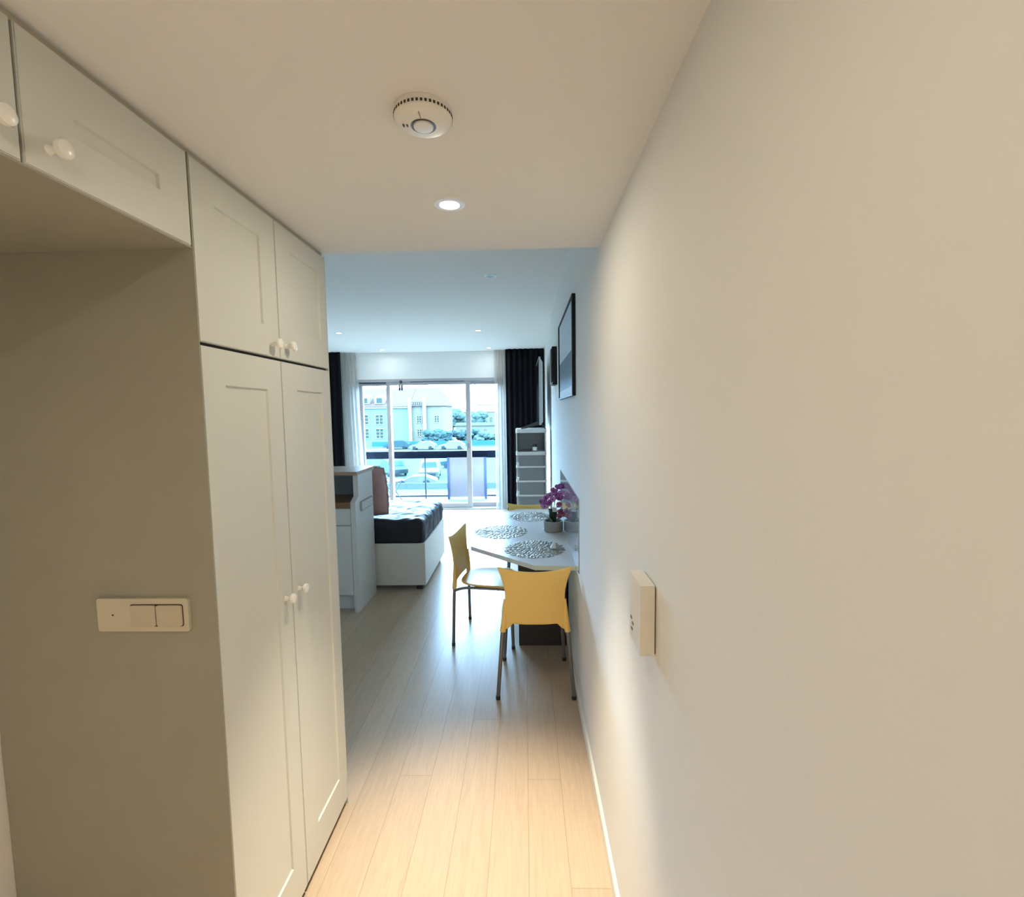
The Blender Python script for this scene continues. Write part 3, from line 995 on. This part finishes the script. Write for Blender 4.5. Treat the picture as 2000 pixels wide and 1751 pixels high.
tv = thing('television', 'flat television seen edge-on, standing on top of the drawer tower', 'television', (0.22, 6.5, ttop))
bm = B()
box(bm, 0.190, 0.212, 6.12, 7.30, ttop+0.05, 2.372)
obj('bezel', bm, mat('tv_grey_edge', (0.46, 0.48, 0.48), 0.4), tv, bevel=0.003)
obj('screen', bx(0.1885, 0.190, 6.135, 7.285, ttop+0.07, 2.352), mat('tv_screen', (0.01, 0.01, 0.012), 0.12), tv)
bm = B()
prism(bm, [(0.212, ttop+0.055), (0.238, ttop+0.09), (0.240, 2.30), (0.212, 2.35)], 6.122, 7.28, 'y')
obj('back_cover', bm, mat('tv_silver_edge', (0.56, 0.58, 0.58), 0.4), tv, bevel=0.002)
for yy in (6.14, 6.50):
    bm = B()
    prism(bm, [(0.205, ttop+0.062), (0.19, ttop+0.055), (0.02, ttop+0.008), (-0.045, ttop+0.0), (-0.045, ttop+0.010), (0.06, ttop+0.045), (0.17, ttop+0.085)], yy, yy+0.03, 'y')
    prism(bm, [(0.195, ttop+0.062), (0.215, ttop+0.055), (0.262, ttop+0.0), (0.270, ttop+0.008), (0.215, ttop+0.085), (0.19, ttop+0.085)], yy, yy+0.03, 'y')
    obj('leg', bm, PLAS_DK, tv)

# ------------------------------------------------------------------ curtains
def curtain(name, label, x0, x1, y, z0, z1, m, amp, folds, flare=0.0, cat='curtain', seed=1, side=0):
    rnd = random.Random(seed)
    bm = B()
    nx, nz = int(folds*12), 16
    ph = [rnd.uniform(-.5, .5) for _ in range(folds+2)]
    g = []
    for j in range(nz+1):
        t = j/nz
        z = z1 + (z0-z1)*t
        a0 = x0 - flare*t*(1 if side <= 0 else 0)
        a1 = x1 + flare*t*(1 if side >= 0 else 0)
        row = []
        for i in range(nx+1):
            s = i/nx
            k = s*folds
            p = ph[int(k)]*(1-k+int(k)) + ph[min(folds, int(k)+1)]*(k-int(k))
            aa = amp*(0.55+0.45*t)*(1+0.5*p)
            row.append(bm.verts.new((a0+(a1-a0)*s + 0.012*t*math.sin(3*k+p), y + aa*math.sin(2*PI*(k+0.25*p*t)), z)))
        g.append(row)
    for j in range(nz):
        for i in range(nx):
            bm.faces.new([g[j][i], g[j][i+1], g[j+1][i+1], g[j+1][i]])
    o = obj(name, bm, m, None, smooth=True)
    return tag(o, label, cat)
c1 = curtain('blackout_curtain', 'black curtain at the left end of the window', -3.55, -3.06, 7.93, 0.015, HR-0.004, CURT_B, 0.035, 5, 0.02, seed=3, side=-1)
c2 = curtain('blackout_curtain', 'black curtain at the right of the window behind the drawer tower', -0.305, 0.325, 7.93, 0.015, HR-0.004, CURT_B, 0.035, 7, 0.0, seed=5)
for c in (c1, c2):
    s = c.modifiers.new('thickness', 'SOLIDIFY')
    s.thickness = 0.004
c3 = curtain('sheer_curtain', 'white sheer curtain hanging beside the left black curtain', -3.10, -2.83, 8.02, 0.015, HR-0.004, SHEER, 0.022, 5, 0.10, seed=8, side=1)
c4 = curtain('sheer_curtain', 'white sheer curtain hanging beside the right black curtain', -0.50, -0.27, 8.02, 0.015, HR-0.004, SHEER, 0.022, 5, 0.0, seed=11)
for c in (c1, c2):
    c['group'] = 'blackout curtains'
for c in (c3, c4):
    c['group'] = 'sheer curtains'

hg = thing('hanging_ornament', 'small dark ornament hanging at the top of the window', 'ornament', (-2.083, 8.03, 2.21))
bm = B()
lathe(bm, [(0, 0.03), (0.018, 0.026), (0.027, 0.01), (0.028, 0), (0.022, -0.018), (0, -0.03)], (0, 0, 1), (-2.083, 8.03, 2.205), 16)
obj('ball', bm, PLAS_DK, hg, smooth=True)
bm = B()
tube(bm, [(-2.083, 8.03, 2.235), (-2.083, 8.05, 2.255), (-2.083, YW+0.005, 2.255)], 0.003, 6)
obj('hook', bm, CHROME, hg)
for dx in (-0.022, 0.018):
    bm = B()
    tube(bm, [(-2.083+dx*0.3, 8.03, 2.18), (-2.083+dx, 8.03, 2.15)], 0.0015, 6)
    tube(bm, [(-2.083+dx, 8.03, 2.15), (-2.083+dx, 8.03, 2.065)], 0.015, 10)
    obj('chime', bm, mat('blue_grey_metal', (0.02, 0.035, 0.06), 0.6, spec=0.1), hg, smooth='auto')

# ------------------------------------------------------------------ bed and cushion
bed = thing('bed', 'bed with white box base and dark grey satin sheet behind the kitchen bar', 'bed', (-2.0, 4.92, 0))
bx0, bx1, by0, by1 = -3.0, -0.955, 4.365, 5.42
obj('base', bx(bx0, bx1, by0, by1, 0.052, 0.455), mat('bed_white', (0.66, 0.655, 0.62), 0.45), bed, bevel=0.003)
for x in (bx1-0.10, bx0+0.04):
    for y in (by0+0.04, by1-0.10):
        obj('leg', bx(x, x+0.06, y, y+0.06, 0.0, 0.0515), PLAS_DK, bed)
bm = B()
mx0, mx1, my0, my1, mz0, mz1 = bx0+0.02, bx1-0.015, by0+0.004, by1+0.04, 0.456, 0.672
NX, NY, NZ = 80, 44, 8
def mpt(a, b, c):
    """rounded block with creases; a,b,c in 0..1"""
    x, y, z = mx0+(mx1-mx0)*a, my0+(my1-my0)*b, mz0+(mz1-mz0)*c
    r = 0.06
    cx = min(max(x, mx0+r), mx1-r)
    cy = min(max(y, my0+r), my1-r)
    cz = min(max(z, mz0+0.0), mz1-r)
    d = Vector((x-cx, y-cy, z-cz))
    if d.length > 1e-6:
        mxc = max(abs(d.x), abs(d.y), abs(d.z))
        d = d.normalized()*mxc
    p = Vector((cx, cy, cz)) + d
    n = noise.noise(Vector((p.x*2.2, p.y*9+p.x*3, p.z*3)))
    n2 = noise.noise(Vector((p.x*5+p.y*6, p.y*14-p.x*6, p.z*8+3)))
    nn = d.normalized() if d.length > 1e-6 else Vector((0, 0, 1))
    edge = 0.35 + 0.65*min(1, max(0, (p.x-(mx1-0.75))/0.6))
    rdg = (1-abs(n2))**4
    return p + nn*(0.010*n + 0.012*rdg*edge)*(1 if c > 0.05 else 0.2)
cache = {}
def V(i, j, k):
    key = (i, j, k)
    if key not in cache:
        cache[key] = bm.verts.new(mpt(i/NX, j/NY, k/NZ))
    return cache[key]
for i in range(NX):
    for j in range(NY):
        bm.faces.new([V(i, j, NZ), V(i+1, j, NZ), V(i+1, j+1, NZ), V(i, j+1, NZ)])
        bm.faces.new([V(i, j, 0), V(i, j+1, 0), V(i+1, j+1, 0), V(i+1, j, 0)])
for k in range(NZ):
    for i in range(NX):
        bm.faces.new([V(i, 0, k), V(i+1, 0, k), V(i+1, 0, k+1), V(i, 0, k+1)])
        bm.faces.new([V(i, NY, k), V(i, NY, k+1), V(i+1, NY, k+1), V(i+1, NY, k)])
    for j in range(NY):
        bm.faces.new([V(0, j, k), V(0, j, k+1), V(0, j+1, k+1), V(0, j+1, k)])
        bm.faces.new([V(NX, j, k), V(NX, j+1, k), V(NX, j+1, k+1), V(NX, j, k+1)])
obj('mattress', bm, SATIN, bed, smooth=True, label='mattress under a dark grey satin sheet')

bm = B()
N = 26
cxp, czp, hw, hh = -1.56, 0.937, 0.235, 0.240
for side in (-1, 1):
    g = []
    for j in range(N+1):
        row = []
        for i in range(N+1):
            u, v = -1+2*i/N, -1+2*j/N
            pin = 1 - 0.07*(u*u*v*v)
            k = (max(0, 1-abs(u)**3.0)*max(0, 1-abs(v)**3.0))**0.42
            th_ = 0.062*k*(1.25 - 0.35*v)
            nz = noise.noise(Vector((u*3, v*3, side*2.0)))*0.006*k
            lean = 0.028*(1-v)
            row.append(bm.verts.new((cxp+hw*u*pin*(1.0-0.03*v), 4.45+lean+side*(th_+nz)*0.9, czp+hh*v*pin)))
        g.append(row)
    for j in range(N):
        for i in range(N):
            f = [g[j][i], g[j][i+1], g[j+1][i+1], g[j+1][i]]
            bm.faces.new(f if side < 0 else f[::-1])
bmesh.ops.remove_doubles(bm, verts=bm.verts, dist=0.0008)
cu = thing('cushion', 'dusty pink cushion standing on the bed against the bar', 'cushion', (cxp, 4.45, 0.67))
obj('cover', bm, PINK, cu, smooth=True)
bm = B()
pts = []
for k in range(48):
    a = 2*PI*k/48
    c, s = math.cos(a), math.sin(a)
    m_ = max(abs(c), abs(s))
    u, v = c/m_, s/m_
    pin = 1 - 0.07*(u*u*v*v)
    pts.append(Vector((cxp+hw*u*pin*(1.0-0.03*v), 4.45+0.028*(1-v)+0.006*math.sin(k*2.1), czp+hh*v*pin)))
tube(bm, pts+[pts[0]], [0.008+0.004*math.sin(k*2.6) for k in range(49)], 8, cap=False)
obj('ruffled_seam', bm, PINK, cu, smooth=True)

# ------------------------------------------------------------------ kitchen peninsula
kp = thing('kitchen_cabinet', 'white kitchen base cabinet with drawer and door behind the wardrobe end', 'cabinet', (-2.0, 4.1, 0))
KW = mat('kitchen_white', (0.64, 0.635, 0.60), 0.42)
ex0, ex1 = -1.462, -1.420
obj('body', bx(-3.0, ex0-0.001, 3.895, 4.33, 0.15, 0.895), KW, kp)
bm = B()
prism(bm, [(3.872, 0.0), (4.335, 0.0), (4.335, 1.168), (3.955, 1.168), (3.955, 0.985), (3.872, 0.945)], ex0, ex1, 'x')
obj('end_panel', bm, KW, kp, bevel=0.003)
obj('back_panel', bx(-3.0, ex0-0.001, 4.29, 4.33, 0.945, 1.168), mat('dark_grey_back', (0.20, 0.20, 0.19), 0.6), kp, label='dark grey splashback under the bar')
obj('plinth', bx(-3.0, ex0-0.001, 3.96, 3.98, 0.0, 0.149), KW, kp)
for x0, x1 in ((-1.96, ex0-0.003), (-2.46, -1.964)):
    obj('drawer', bx(x0, x1, 3.872, 3.894, 0.752, 0.892), KW, kp, bevel=0.0015)
    obj('door', bx(x0, x1, 3.872, 3.894, 0.152, 0.746), KW, kp, bevel=0.0015)
wt = obj('worktop', bx(-3.0, ex0-0.001, 3.862, 4.289, 0.8955, 0.944), WOOD_CTR, None, bevel=0.002)
tag(wt, 'brown wooden kitchen worktop below the raised bar', 'worktop')
bc = obj('bar_top', bx(-3.0, -1.405, 3.90, 4.345, 1.1685, 1.198), WOOD_BAR, None, bevel=0.004)
tag(bc, 'raised wooden bar top over the kitchen cabinet beside the bed', 'bar counter')
so = thing('socket_strip', 'white strip of power sockets on the end of the kitchen cabinet', 'socket', (ex1, 4.13, 0.90))
bm = B()
prism(bm, rrect(3.985, 4.285, 0.845, 0.93, 0.006), ex1+0.0003, ex1+0.012, 'x')
obj('plate', bm, mat('socket_rim', (0.36, 0.36, 0.35), 0.5), so, bevel=0.001)
for k in range(3):
    bm = B()
    y = 4.005+k*0.088
    prism(bm, rrect(y, y+0.083, 0.857, 0.918, 0.004), ex1+0.012, ex1+0.0155, 'x')
    s_ = obj('socket', bm, mat('socket_white', (0.66, 0.66, 0.65), 0.4), so)
    bm = B()
    lathe(bm, [(0.021, 0), (0.021, 0.0012), (0.018, 0.0012), (0.018, 0)], (1, 0, 0), (ex1+0.0155, y+0.0415, 0.8875), 24)
    obj('socket_ring', bm, mat('ring_grey', (0.42, 0.42, 0.42), 0.5), s_)

# ------------------------------------------------------------------ balcony
struct('balcony_floor', bx(XL, 2.0, YW+0.34, 9.45, -0.14, -0.02), mat('balcony_tile', (0.05, 0.055, 0.055), 0.7, var=0.1, vscale=6))
br = thing('balcony_railing', 'glass balcony railing with broad navy top band beyond the window', 'railing', (-1.6, 9.33, -0.02))
obj('top_band', bx(XL, 2.0, 9.30, 9.36, 0.782, 0.925), mat('navy_band', (0.0015, 0.0025, 0.006), 0.6, spec=0.05), br, bevel=0.004)
obj('bottom_rail', bx(XL, 2.0, 9.315, 9.345, 0.015, 0.045), mat('navy_rail', (0.01, 0.02, 0.04), 0.5), br)
for x in (-3.6, -1.985, -0.37, 1.25):
    obj('post', bx(x-0.012, x+0.012, 9.318, 9.342, -0.02, 0.782), mat('navy_rail', (0.01, 0.02, 0.04), 0.5), br)
for x0, x1 in ((-3.585, -2.0), (-1.97, -0.385), (-0.355, 1.235)):
    obj('glass_pane', bx(x0, x1, 9.327, 9.333, 0.046, 0.781), GLASS_B, br)
ps = thing('privacy_screen', 'lilac fabric screen panel standing against the balcony railing', 'screen', (-1.14, 9.22, -0.02))
obj('fabric', bx(-1.50, -0.80, 9.212, 9.218, 0.02, 0.80), sheer('lilac_fabric', (0.30, 0.235, 0.235), 0.0), ps)
for x in (-1.53, -0.80):
    obj('post', bx(x, x+0.045, 9.20, 9.23, -0.02, 0.80), mat('blue_grey_post', (0.03, 0.045, 0.10), 0.5), ps)
fc = thing('folding_chair', 'thin-framed folding chair standing outside behind the pink cushion', 'chair', (-2.42, 8.75, -0.02))
for y in (8.6, 8.95):
    bm = B()
    tube(bm, [(-2.62, y, -0.015), (-2.35, y, 0.42)], 0.009, 8)
    tube(bm, [(-2.35, y, -0.015), (-2.66, y, 0.46)], 0.009, 8)
    obj('crossed_legs', bm, PLAS_DK, fc, smooth='auto')
obj('seat', bx(-2.64, -2.33, 8.59, 8.96, 0.42, 0.432), PLAS_DK, fc)

# ------------------------------------------------------------------ street far below
GZ = -4.3
struct('street_ground', bx(-250, 250, 9.6, 420, GZ-0.3, GZ), omat('pale_asphalt', (0.105, 0.155, 0.16), 0.9, var=0.12, vscale=0.08))
struct('pavement', bx(-60, 60, 33.0, 36.0, GZ, GZ+0.12), omat('pavement_stone', (0.17, 0.21, 0.22), 0.9, var=0.1, vscale=0.4))
bm = B()
box(bm, -60, 60, 36.2, 36.5, GZ, GZ+0.55)
gw = obj('garden_wall', bm, omat('wall_stone', (0.13, 0.19, 0.20), 0.9), None)
tag(gw, 'low grey-green wall across the car park beyond the balcony', 'wall')
GW = 0.0
fn = thing('site_fence', 'long blue-grey fence along the far side of the car park', 'fence', (-10, 83, GZ))
obj('panel_run', bx(-27, 12, 83, 83.15, GZ, GZ+1.0), omat('fence_blue', (0.035, 0.17, 0.24), 0.8), fn)
obj('base', bx(-27, 12, 82.9, 83.25, GZ, GZ+0.2), omat('wall_stone', (0.13, 0.19, 0.20), 0.9), fn)

BW = omat('facade_pale', (0.16, 0.29, 0.33), 0.9, var=0.08, vscale=0.4)
BWH = omat('facade_white', (0.28, 0.33, 0.33), 0.9)
ROOF = omat('pale_red_tiles', (0.125, 0.105, 0.118), 0.85, var=0.2, vscale=1.2)
WGL = omat('far_window_glass', (0.05, 0.10, 0.11), 0.6, spec=0.02)
def far_window(parent, x, y, z, w, h):
    o = obj('window', frame_mesh(x-w/2, x+w/2, z-h/2, z+h/2, y-0.12, y, 0.12, 0.12, 0.12, 0.12), BWH, parent)
    bm = B()
    box(bm, x-w/2+.12, x+w/2-.12, y-0.03, y-0.005, z-h/2+.12, z+h/2-.12)
    pn = obj('pane', bm, WGL, o)
    bm = B()
    box(bm, x-0.07, x+0.07, y-0.10, y-0.03, z-h/2, z+h/2)
    for q in (-h/6, h/6):
        box(bm, x-w/2, x+w/2, y-0.10, y-0.03, z+q-.05, z+q+.05)
    obj('glazing_bar', bm, BWH, o)
hb = thing('apartment_house', 'pale stone house with pinkish tiled roof and dormers seen through the left pane', 'building', (-34, 93, GZ))
hx0, hx1, hy0, hy1, hz = -52, -21.35, 88, 100, 2.95
obj('wall', bx(hx0, hx1, hy0, hy1, GZ, hz), BW, hb)
obj('cornice', bx(hx0-.2, hx1, hy0-.25, hy0-.001, hz-0.35, hz), BWH, hb)
bm = B()
prism(bm, [(hy0-.4, hz), (hy1+.4, hz), ((hy0+hy1)/2, hz+3.7)], hx0-.3, hx1, 'x')
obj('roof', bm, ROOF, hb)
for i in range(9):
    x = -27.05 - i*2.75
    for z, h in ((0.55, 1.9), (-2.05, 1.9)):
        far_window(hb, x, hy0, z, 1.55, h)
    if i < 6:
        bm = B()
        prism(bm, [(x-.9, hz+.5), (x+.9, hz+.5), (x+.9, hz+1.7), (x, hz+2.4), (x-.9, hz+1.7)], hy0+.25, hy0+3.0, 'y')
        dm = obj('dormer', bm, BWH, hb)
        obj('pane', bx(x-.5, x+.5, hy0+.2, hy0+.245, hz+.7, hz+1.6), WGL, dm)
gb = thing('corner_house', 'white house front with tall pilasters seen through the middle pane', 'building', (-19, 90, GZ))
obj('wall', bx(-21.3, -15.2, 88, 99.9, GZ, 2.95), omat('facade_mid', (0.21, 0.25, 0.25), 0.9), gb)
bm = B()
ys, ye, yc = 87.6, 100.3, 94.0
V_ = [bm.verts.new(p) for p in ((-21.3, ys, 2.96), (-14.9, ys, 2.96), (-14.9, ye, 2.96), (-21.3, ye, 2.96), (-21.3, yc, 6.65), (-16.6, yc, 6.65))]
for f in ((0, 1, 5, 4), (1, 2, 5), (2, 3, 4, 5), (3, 0, 4), (0, 3, 2, 1)):
    bm.faces.new([V_[i] for i in f])
obj('roof', bm, ROOF, gb)
for x in (-21.2, -18.5):
    obj('pilaster', bx(x-.3, x+.35, 87.3, 87.59, GZ, 4.6), BWH, gb)
bm = B()
for k in range(6):
    lathe(bm, [(0.3, 0), (0.3, 0.12), (0.2, 0.12), (0.2, 0)], (0, -1, 0), (-20.7+k*0.40, 87.59, 3.45), 10)
obj('scalloped_trim', bm, omat('scallop_grey', (0.10, 0.12, 0.13), 0.8), gb)
for z in (0.5, -2.0):
    for x in (-19.6, -16.3):
        far_window(gb, x, 88, z, 1.0, 1.4)

def low_house(x, y, w, d, h, rh, wallm, roofm, label):
    t = thing('far_house', label, 'building', (x, y+d/2, GZ), 'houses far behind the car park')
    obj('wall', bx(x-w/2, x+w/2, y, y+d, GZ, GZ+h), wallm, t)
    bm = B()
    prism(bm, [(y-.3, GZ+h), (y+d+.3, GZ+h), (y+d/2, GZ+h+rh)], x-w/2-.3, x+w/2+.3, 'x')
    obj('roof', bm, roofm, t)
    for k in range(int(w//3)):
        far_window(t, x-w/2+1.5+k*3, y, GZ+h*0.55, 1.1, h*0.35)
    return t
low_house(-13.3, 160, 17, 10, 6.0, 0.8, omat('far_wall', (0.20, 0.235, 0.24), 0.9), omat('far_roof', (0.19, 0.22, 0.23), 0.9), 'pale flat-roofed block standing behind the dark shrubs')
low_house(-12.0, 120, 11, 8, 2.6, 0.7, omat('far_wall', (0.20, 0.235, 0.24), 0.9), omat('far_roof_dark', (0.06, 0.12, 0.14), 0.9), 'low shed with dark roof edge beside the right window post')
low_house(4.4, 125, 18, 9, 4.5, 0.6, omat('far_wall2', (0.17, 0.22, 0.23), 0.9), omat('far_roof_dark', (0.06, 0.12, 0.14), 0.9), 'long low building with dark roof line right of the window post')
low_house(-20, 260, 12, 12, 10.0, 2.0, omat('far_white', (0.30, 0.33, 0.33), 0.9), omat('far_roof', (0.19, 0.22, 0.23), 0.9), 'white distant house with pale roof on the hillside')

bm = B()
nx = 60
prev = None
for i in range(nx+1):
    x = -260 + 520*i/nx
    h = 9 + 5*noise.noise(Vector((x*0.012, 3.1, 0))) + 2.5*noise.noise(Vector((x*0.05, 1.1, 0)))
    col_ = [bm.verts.new((x, 330, GZ)), bm.verts.new((x, 350, GZ+h*0.8)), bm.verts.new((x, 375, GZ+h)), bm.verts.new((x, 415, GZ))]
    if prev:
        for a in range(3):
            bm.faces.new([prev[a], col_[a], col_[a+1], prev[a+1]])
    prev = col_
struct('hills', bm, omat('hazy_hill', (0.13, 0.20, 0.22), 0.95, var=0.2, vscale=0.05), smooth=True)

def shrub(name, x, y, w, h, d, label, seed, col='shrub_green', trunk=False):
    rnd = random.Random(seed)
    t = thing(name, label, 'tree' if trunk else 'shrub', (x, y, GZ), 'trees behind the shed' if trunk else 'shrubs along the car park')
    bm = B()
    for k in range(42):
        cx = x + rnd.uniform(-.5, .5)*w
        cz = GZ + (h*0.30 if not trunk else h*0.55) + rnd.uniform(-.2, .38)*h
        cy = y + rnd.uniform(-.5, .5)*d
        r = rnd.uniform(.10, .19)*h
        mtx = Matrix.Translation((cx, cy, cz)) @ Matrix.Diagonal((r*1.3, r, r*0.9, 1))
        res = bmesh.ops.create_icosphere(bm, subdivisions=3, radius=1.0, matrix=mtx)
        for v in res['verts']:
            v.co += (v.co-Vector((cx, cy, cz)))*0.55*noise.noise(v.co*4.5)
    for v in bm.verts:
        v.co.z = max(v.co.z, GZ+0.02)
    obj('foliage', bm, MATS[col], t, smooth=True)
    bm = B()
    tube(bm, [(x, y, GZ), (x+0.1, y, GZ+h*0.55)], [0.22, 0.12], 8)
    obj('trunk', bm, omat('bark', (0.06, 0.08, 0.09), 0.9), t)
    return t
omat('shrub_green', (0.055, 0.125, 0.165), 0.9, var=0.6, vscale=1.3)
omat('shrub_pale', (0.09, 0.17, 0.20), 0.9, var=0.5, vscale=1.0)
shrub('shrub_clump', -15.6, 84.9, 4.5, 3.6, 0.6, 'bluish shrub clump in front of the white house with pilasters', 2)
shrub('shrub_clump', -11.3, 91.5, 5.0, 3.3, 2, 'wide bluish shrub clump in the middle of the central pane', 3)
shrub('shrub_clump', -6.6, 86, 4.5, 3.0, 2, 'bluish shrub clump behind the right window post', 4, 'shrub_pale')
shrub('shrub_clump', -2.0, 92.5, 5.0, 2.8, 2, 'pale shrub clump beside the right sheer curtain', 5, 'shrub_pale')
shrub('leafy_tree', -20.5, 135, 5, 7.0, 3, 'rounded tree rising behind the shrubs left of the low shed', 6, 'shrub_pale', True)
shrub('leafy_tree', -14.0, 143, 4, 6.2, 3, 'smaller rounded tree close behind the low shed', 7, 'shrub_pale', True)

def car(x, y, rz, paint, label, h=1.5, L=4.2, w=1.75, van=False):
    t = thing('parked_car', label, 'car', (0, 0, 0), 'parked cars in the street')
    OFF[t.name] = Vector((0, 0, 0))
    s = h/1.5
    bm = B()
    if van:
        P = [(-L/2, .3), (L/2, .3), (L/2, .9*s), (L/2-.5, 1.0*s), (L/2-1.1, 1.48*s), (-L/2+.05, 1.5*s), (-L/2, 1.2*s)]
    else:
        P = [(-L/2, .3), (L/2, .3), (L/2+.03, .72*s), (L/2-.95, .92*s), (L/2-1.6, 1.42*s), (-L/2+1.0, 1.5*s), (-L/2+.15, .98*s), (-L/2, .85*s)]
    n = 5
    prism(bm, P, -w/2, w/2, 'x')
    for v in bm.verts:
        k = max(0, (v.co.z-.8*s)/(.7*s))
        v.co.x *= 1-.16*k
    bd = obj('body', bm, paint, t, bevel=0.07, seg=2, smooth='auto')
    for y0, zz, sg in ((L/2-1.3, 1.17*s, 1), (-L/2+.5, 1.22*s, -1)):
        bm = B()
        if sg > 0:
            q = [(L/2-1.02, .97*s), (L/2-1.54, 1.37*s)] if not van else [(L/2-.55, 1.04*s), (L/2-1.06, 1.45*s)]
        else:
            q = [(-L/2+.24, 1.02*s), (-L/2+.90, 1.42*s)] if not van else [(-L/2-.0, 1.0*s), (-L/2+.04, 1.42*s)]
        dn = Vector((0, (q[1][1]-q[0][1])*sg, abs(q[0][0]-q[1][0]))).normalized()*0.02
        a = [(-w*.40, *q[0]), (w*.40, *q[0]), (w*.34, *q[1]), (-w*.34, *q[1])]
        lo_ = [bm.verts.new(Vector(p)-dn) for p in a]
        hi_ = [bm.verts.new(Vector(p)+dn) for p in a]
        bm.faces.new(lo_[::-1]); bm.faces.new(hi_)
        for i in range(4):
            bm.faces.new([lo_[i], lo_[(i+1) % 4], hi_[(i+1) % 4], hi_[i]])
        obj('windscreen', bm, omat('car_glass', (0.03, 0.075, 0.09), 0.4, spec=0.04), t)
    obj('grille', bx(-w*.36, w*.36, L/2-.02, L/2+.035, .42*s, .60*s), omat('car_black', (0.03, 0.055, 0.08), 0.5), t)
    for sy_ in (L/2-.8, -L/2+.8):
        for sx_ in (-1, 1):
            bm = B()
            lathe(bm, [(0, -.1), (.26, -.1), (.32, -.07), (.32, .07), (.26, .1), (0, .1)], (1, 0, 0), (sx_*(w/2-.08), sy_, .32), 18)
            obj('wheel', bm, omat('car_black', (0.03, 0.055, 0.08), 0.5), t, smooth='auto')
    t.location = (x, y, GZ)
    t.rotation_euler = (0, 0, rz)
    return t
PW = omat('paint_white', (0.155, 0.165, 0.17), 0.6, spec=0.1)
PB = omat('paint_blue', (0.03, 0.08, 0.12), 0.6, spec=0.05)
PS = omat('paint_silver', (0.22, 0.28, 0.29), 0.35)
car(-8.8, 43.5, PI+0.12, PW, 'white car facing the window in the middle of the car park', 1.62)
car(-12.9, 46.0, PI+0.5, PB, 'blue-grey car parked left of the white car', 1.45)
car(-7.0, 51.0, PI/2-0.2, PB, 'dark blue car parked right of the white car', 1.4)
car(-17.6, 53.0, PI/2+0.25, PW, 'white van parked beyond the left sliding pane', 1.9, 4.8, 1.9, True)
car(-9.0, 38.2, PI/2+0.1, PW, 'white car just behind the low wall', 0.95, 3.6, 1.6)
car(-16.6, 77.0, PI/2, PW, 'white car before the fence, left of the other one', 1.4)
car(-11.9, 77.0, PI/2, PW, 'white car before the fence, nearer the right window post', 1.4)
car(-21.4, 79.0, PI/2, PB, 'dark car parked by the fence near the left window post', 1.5)
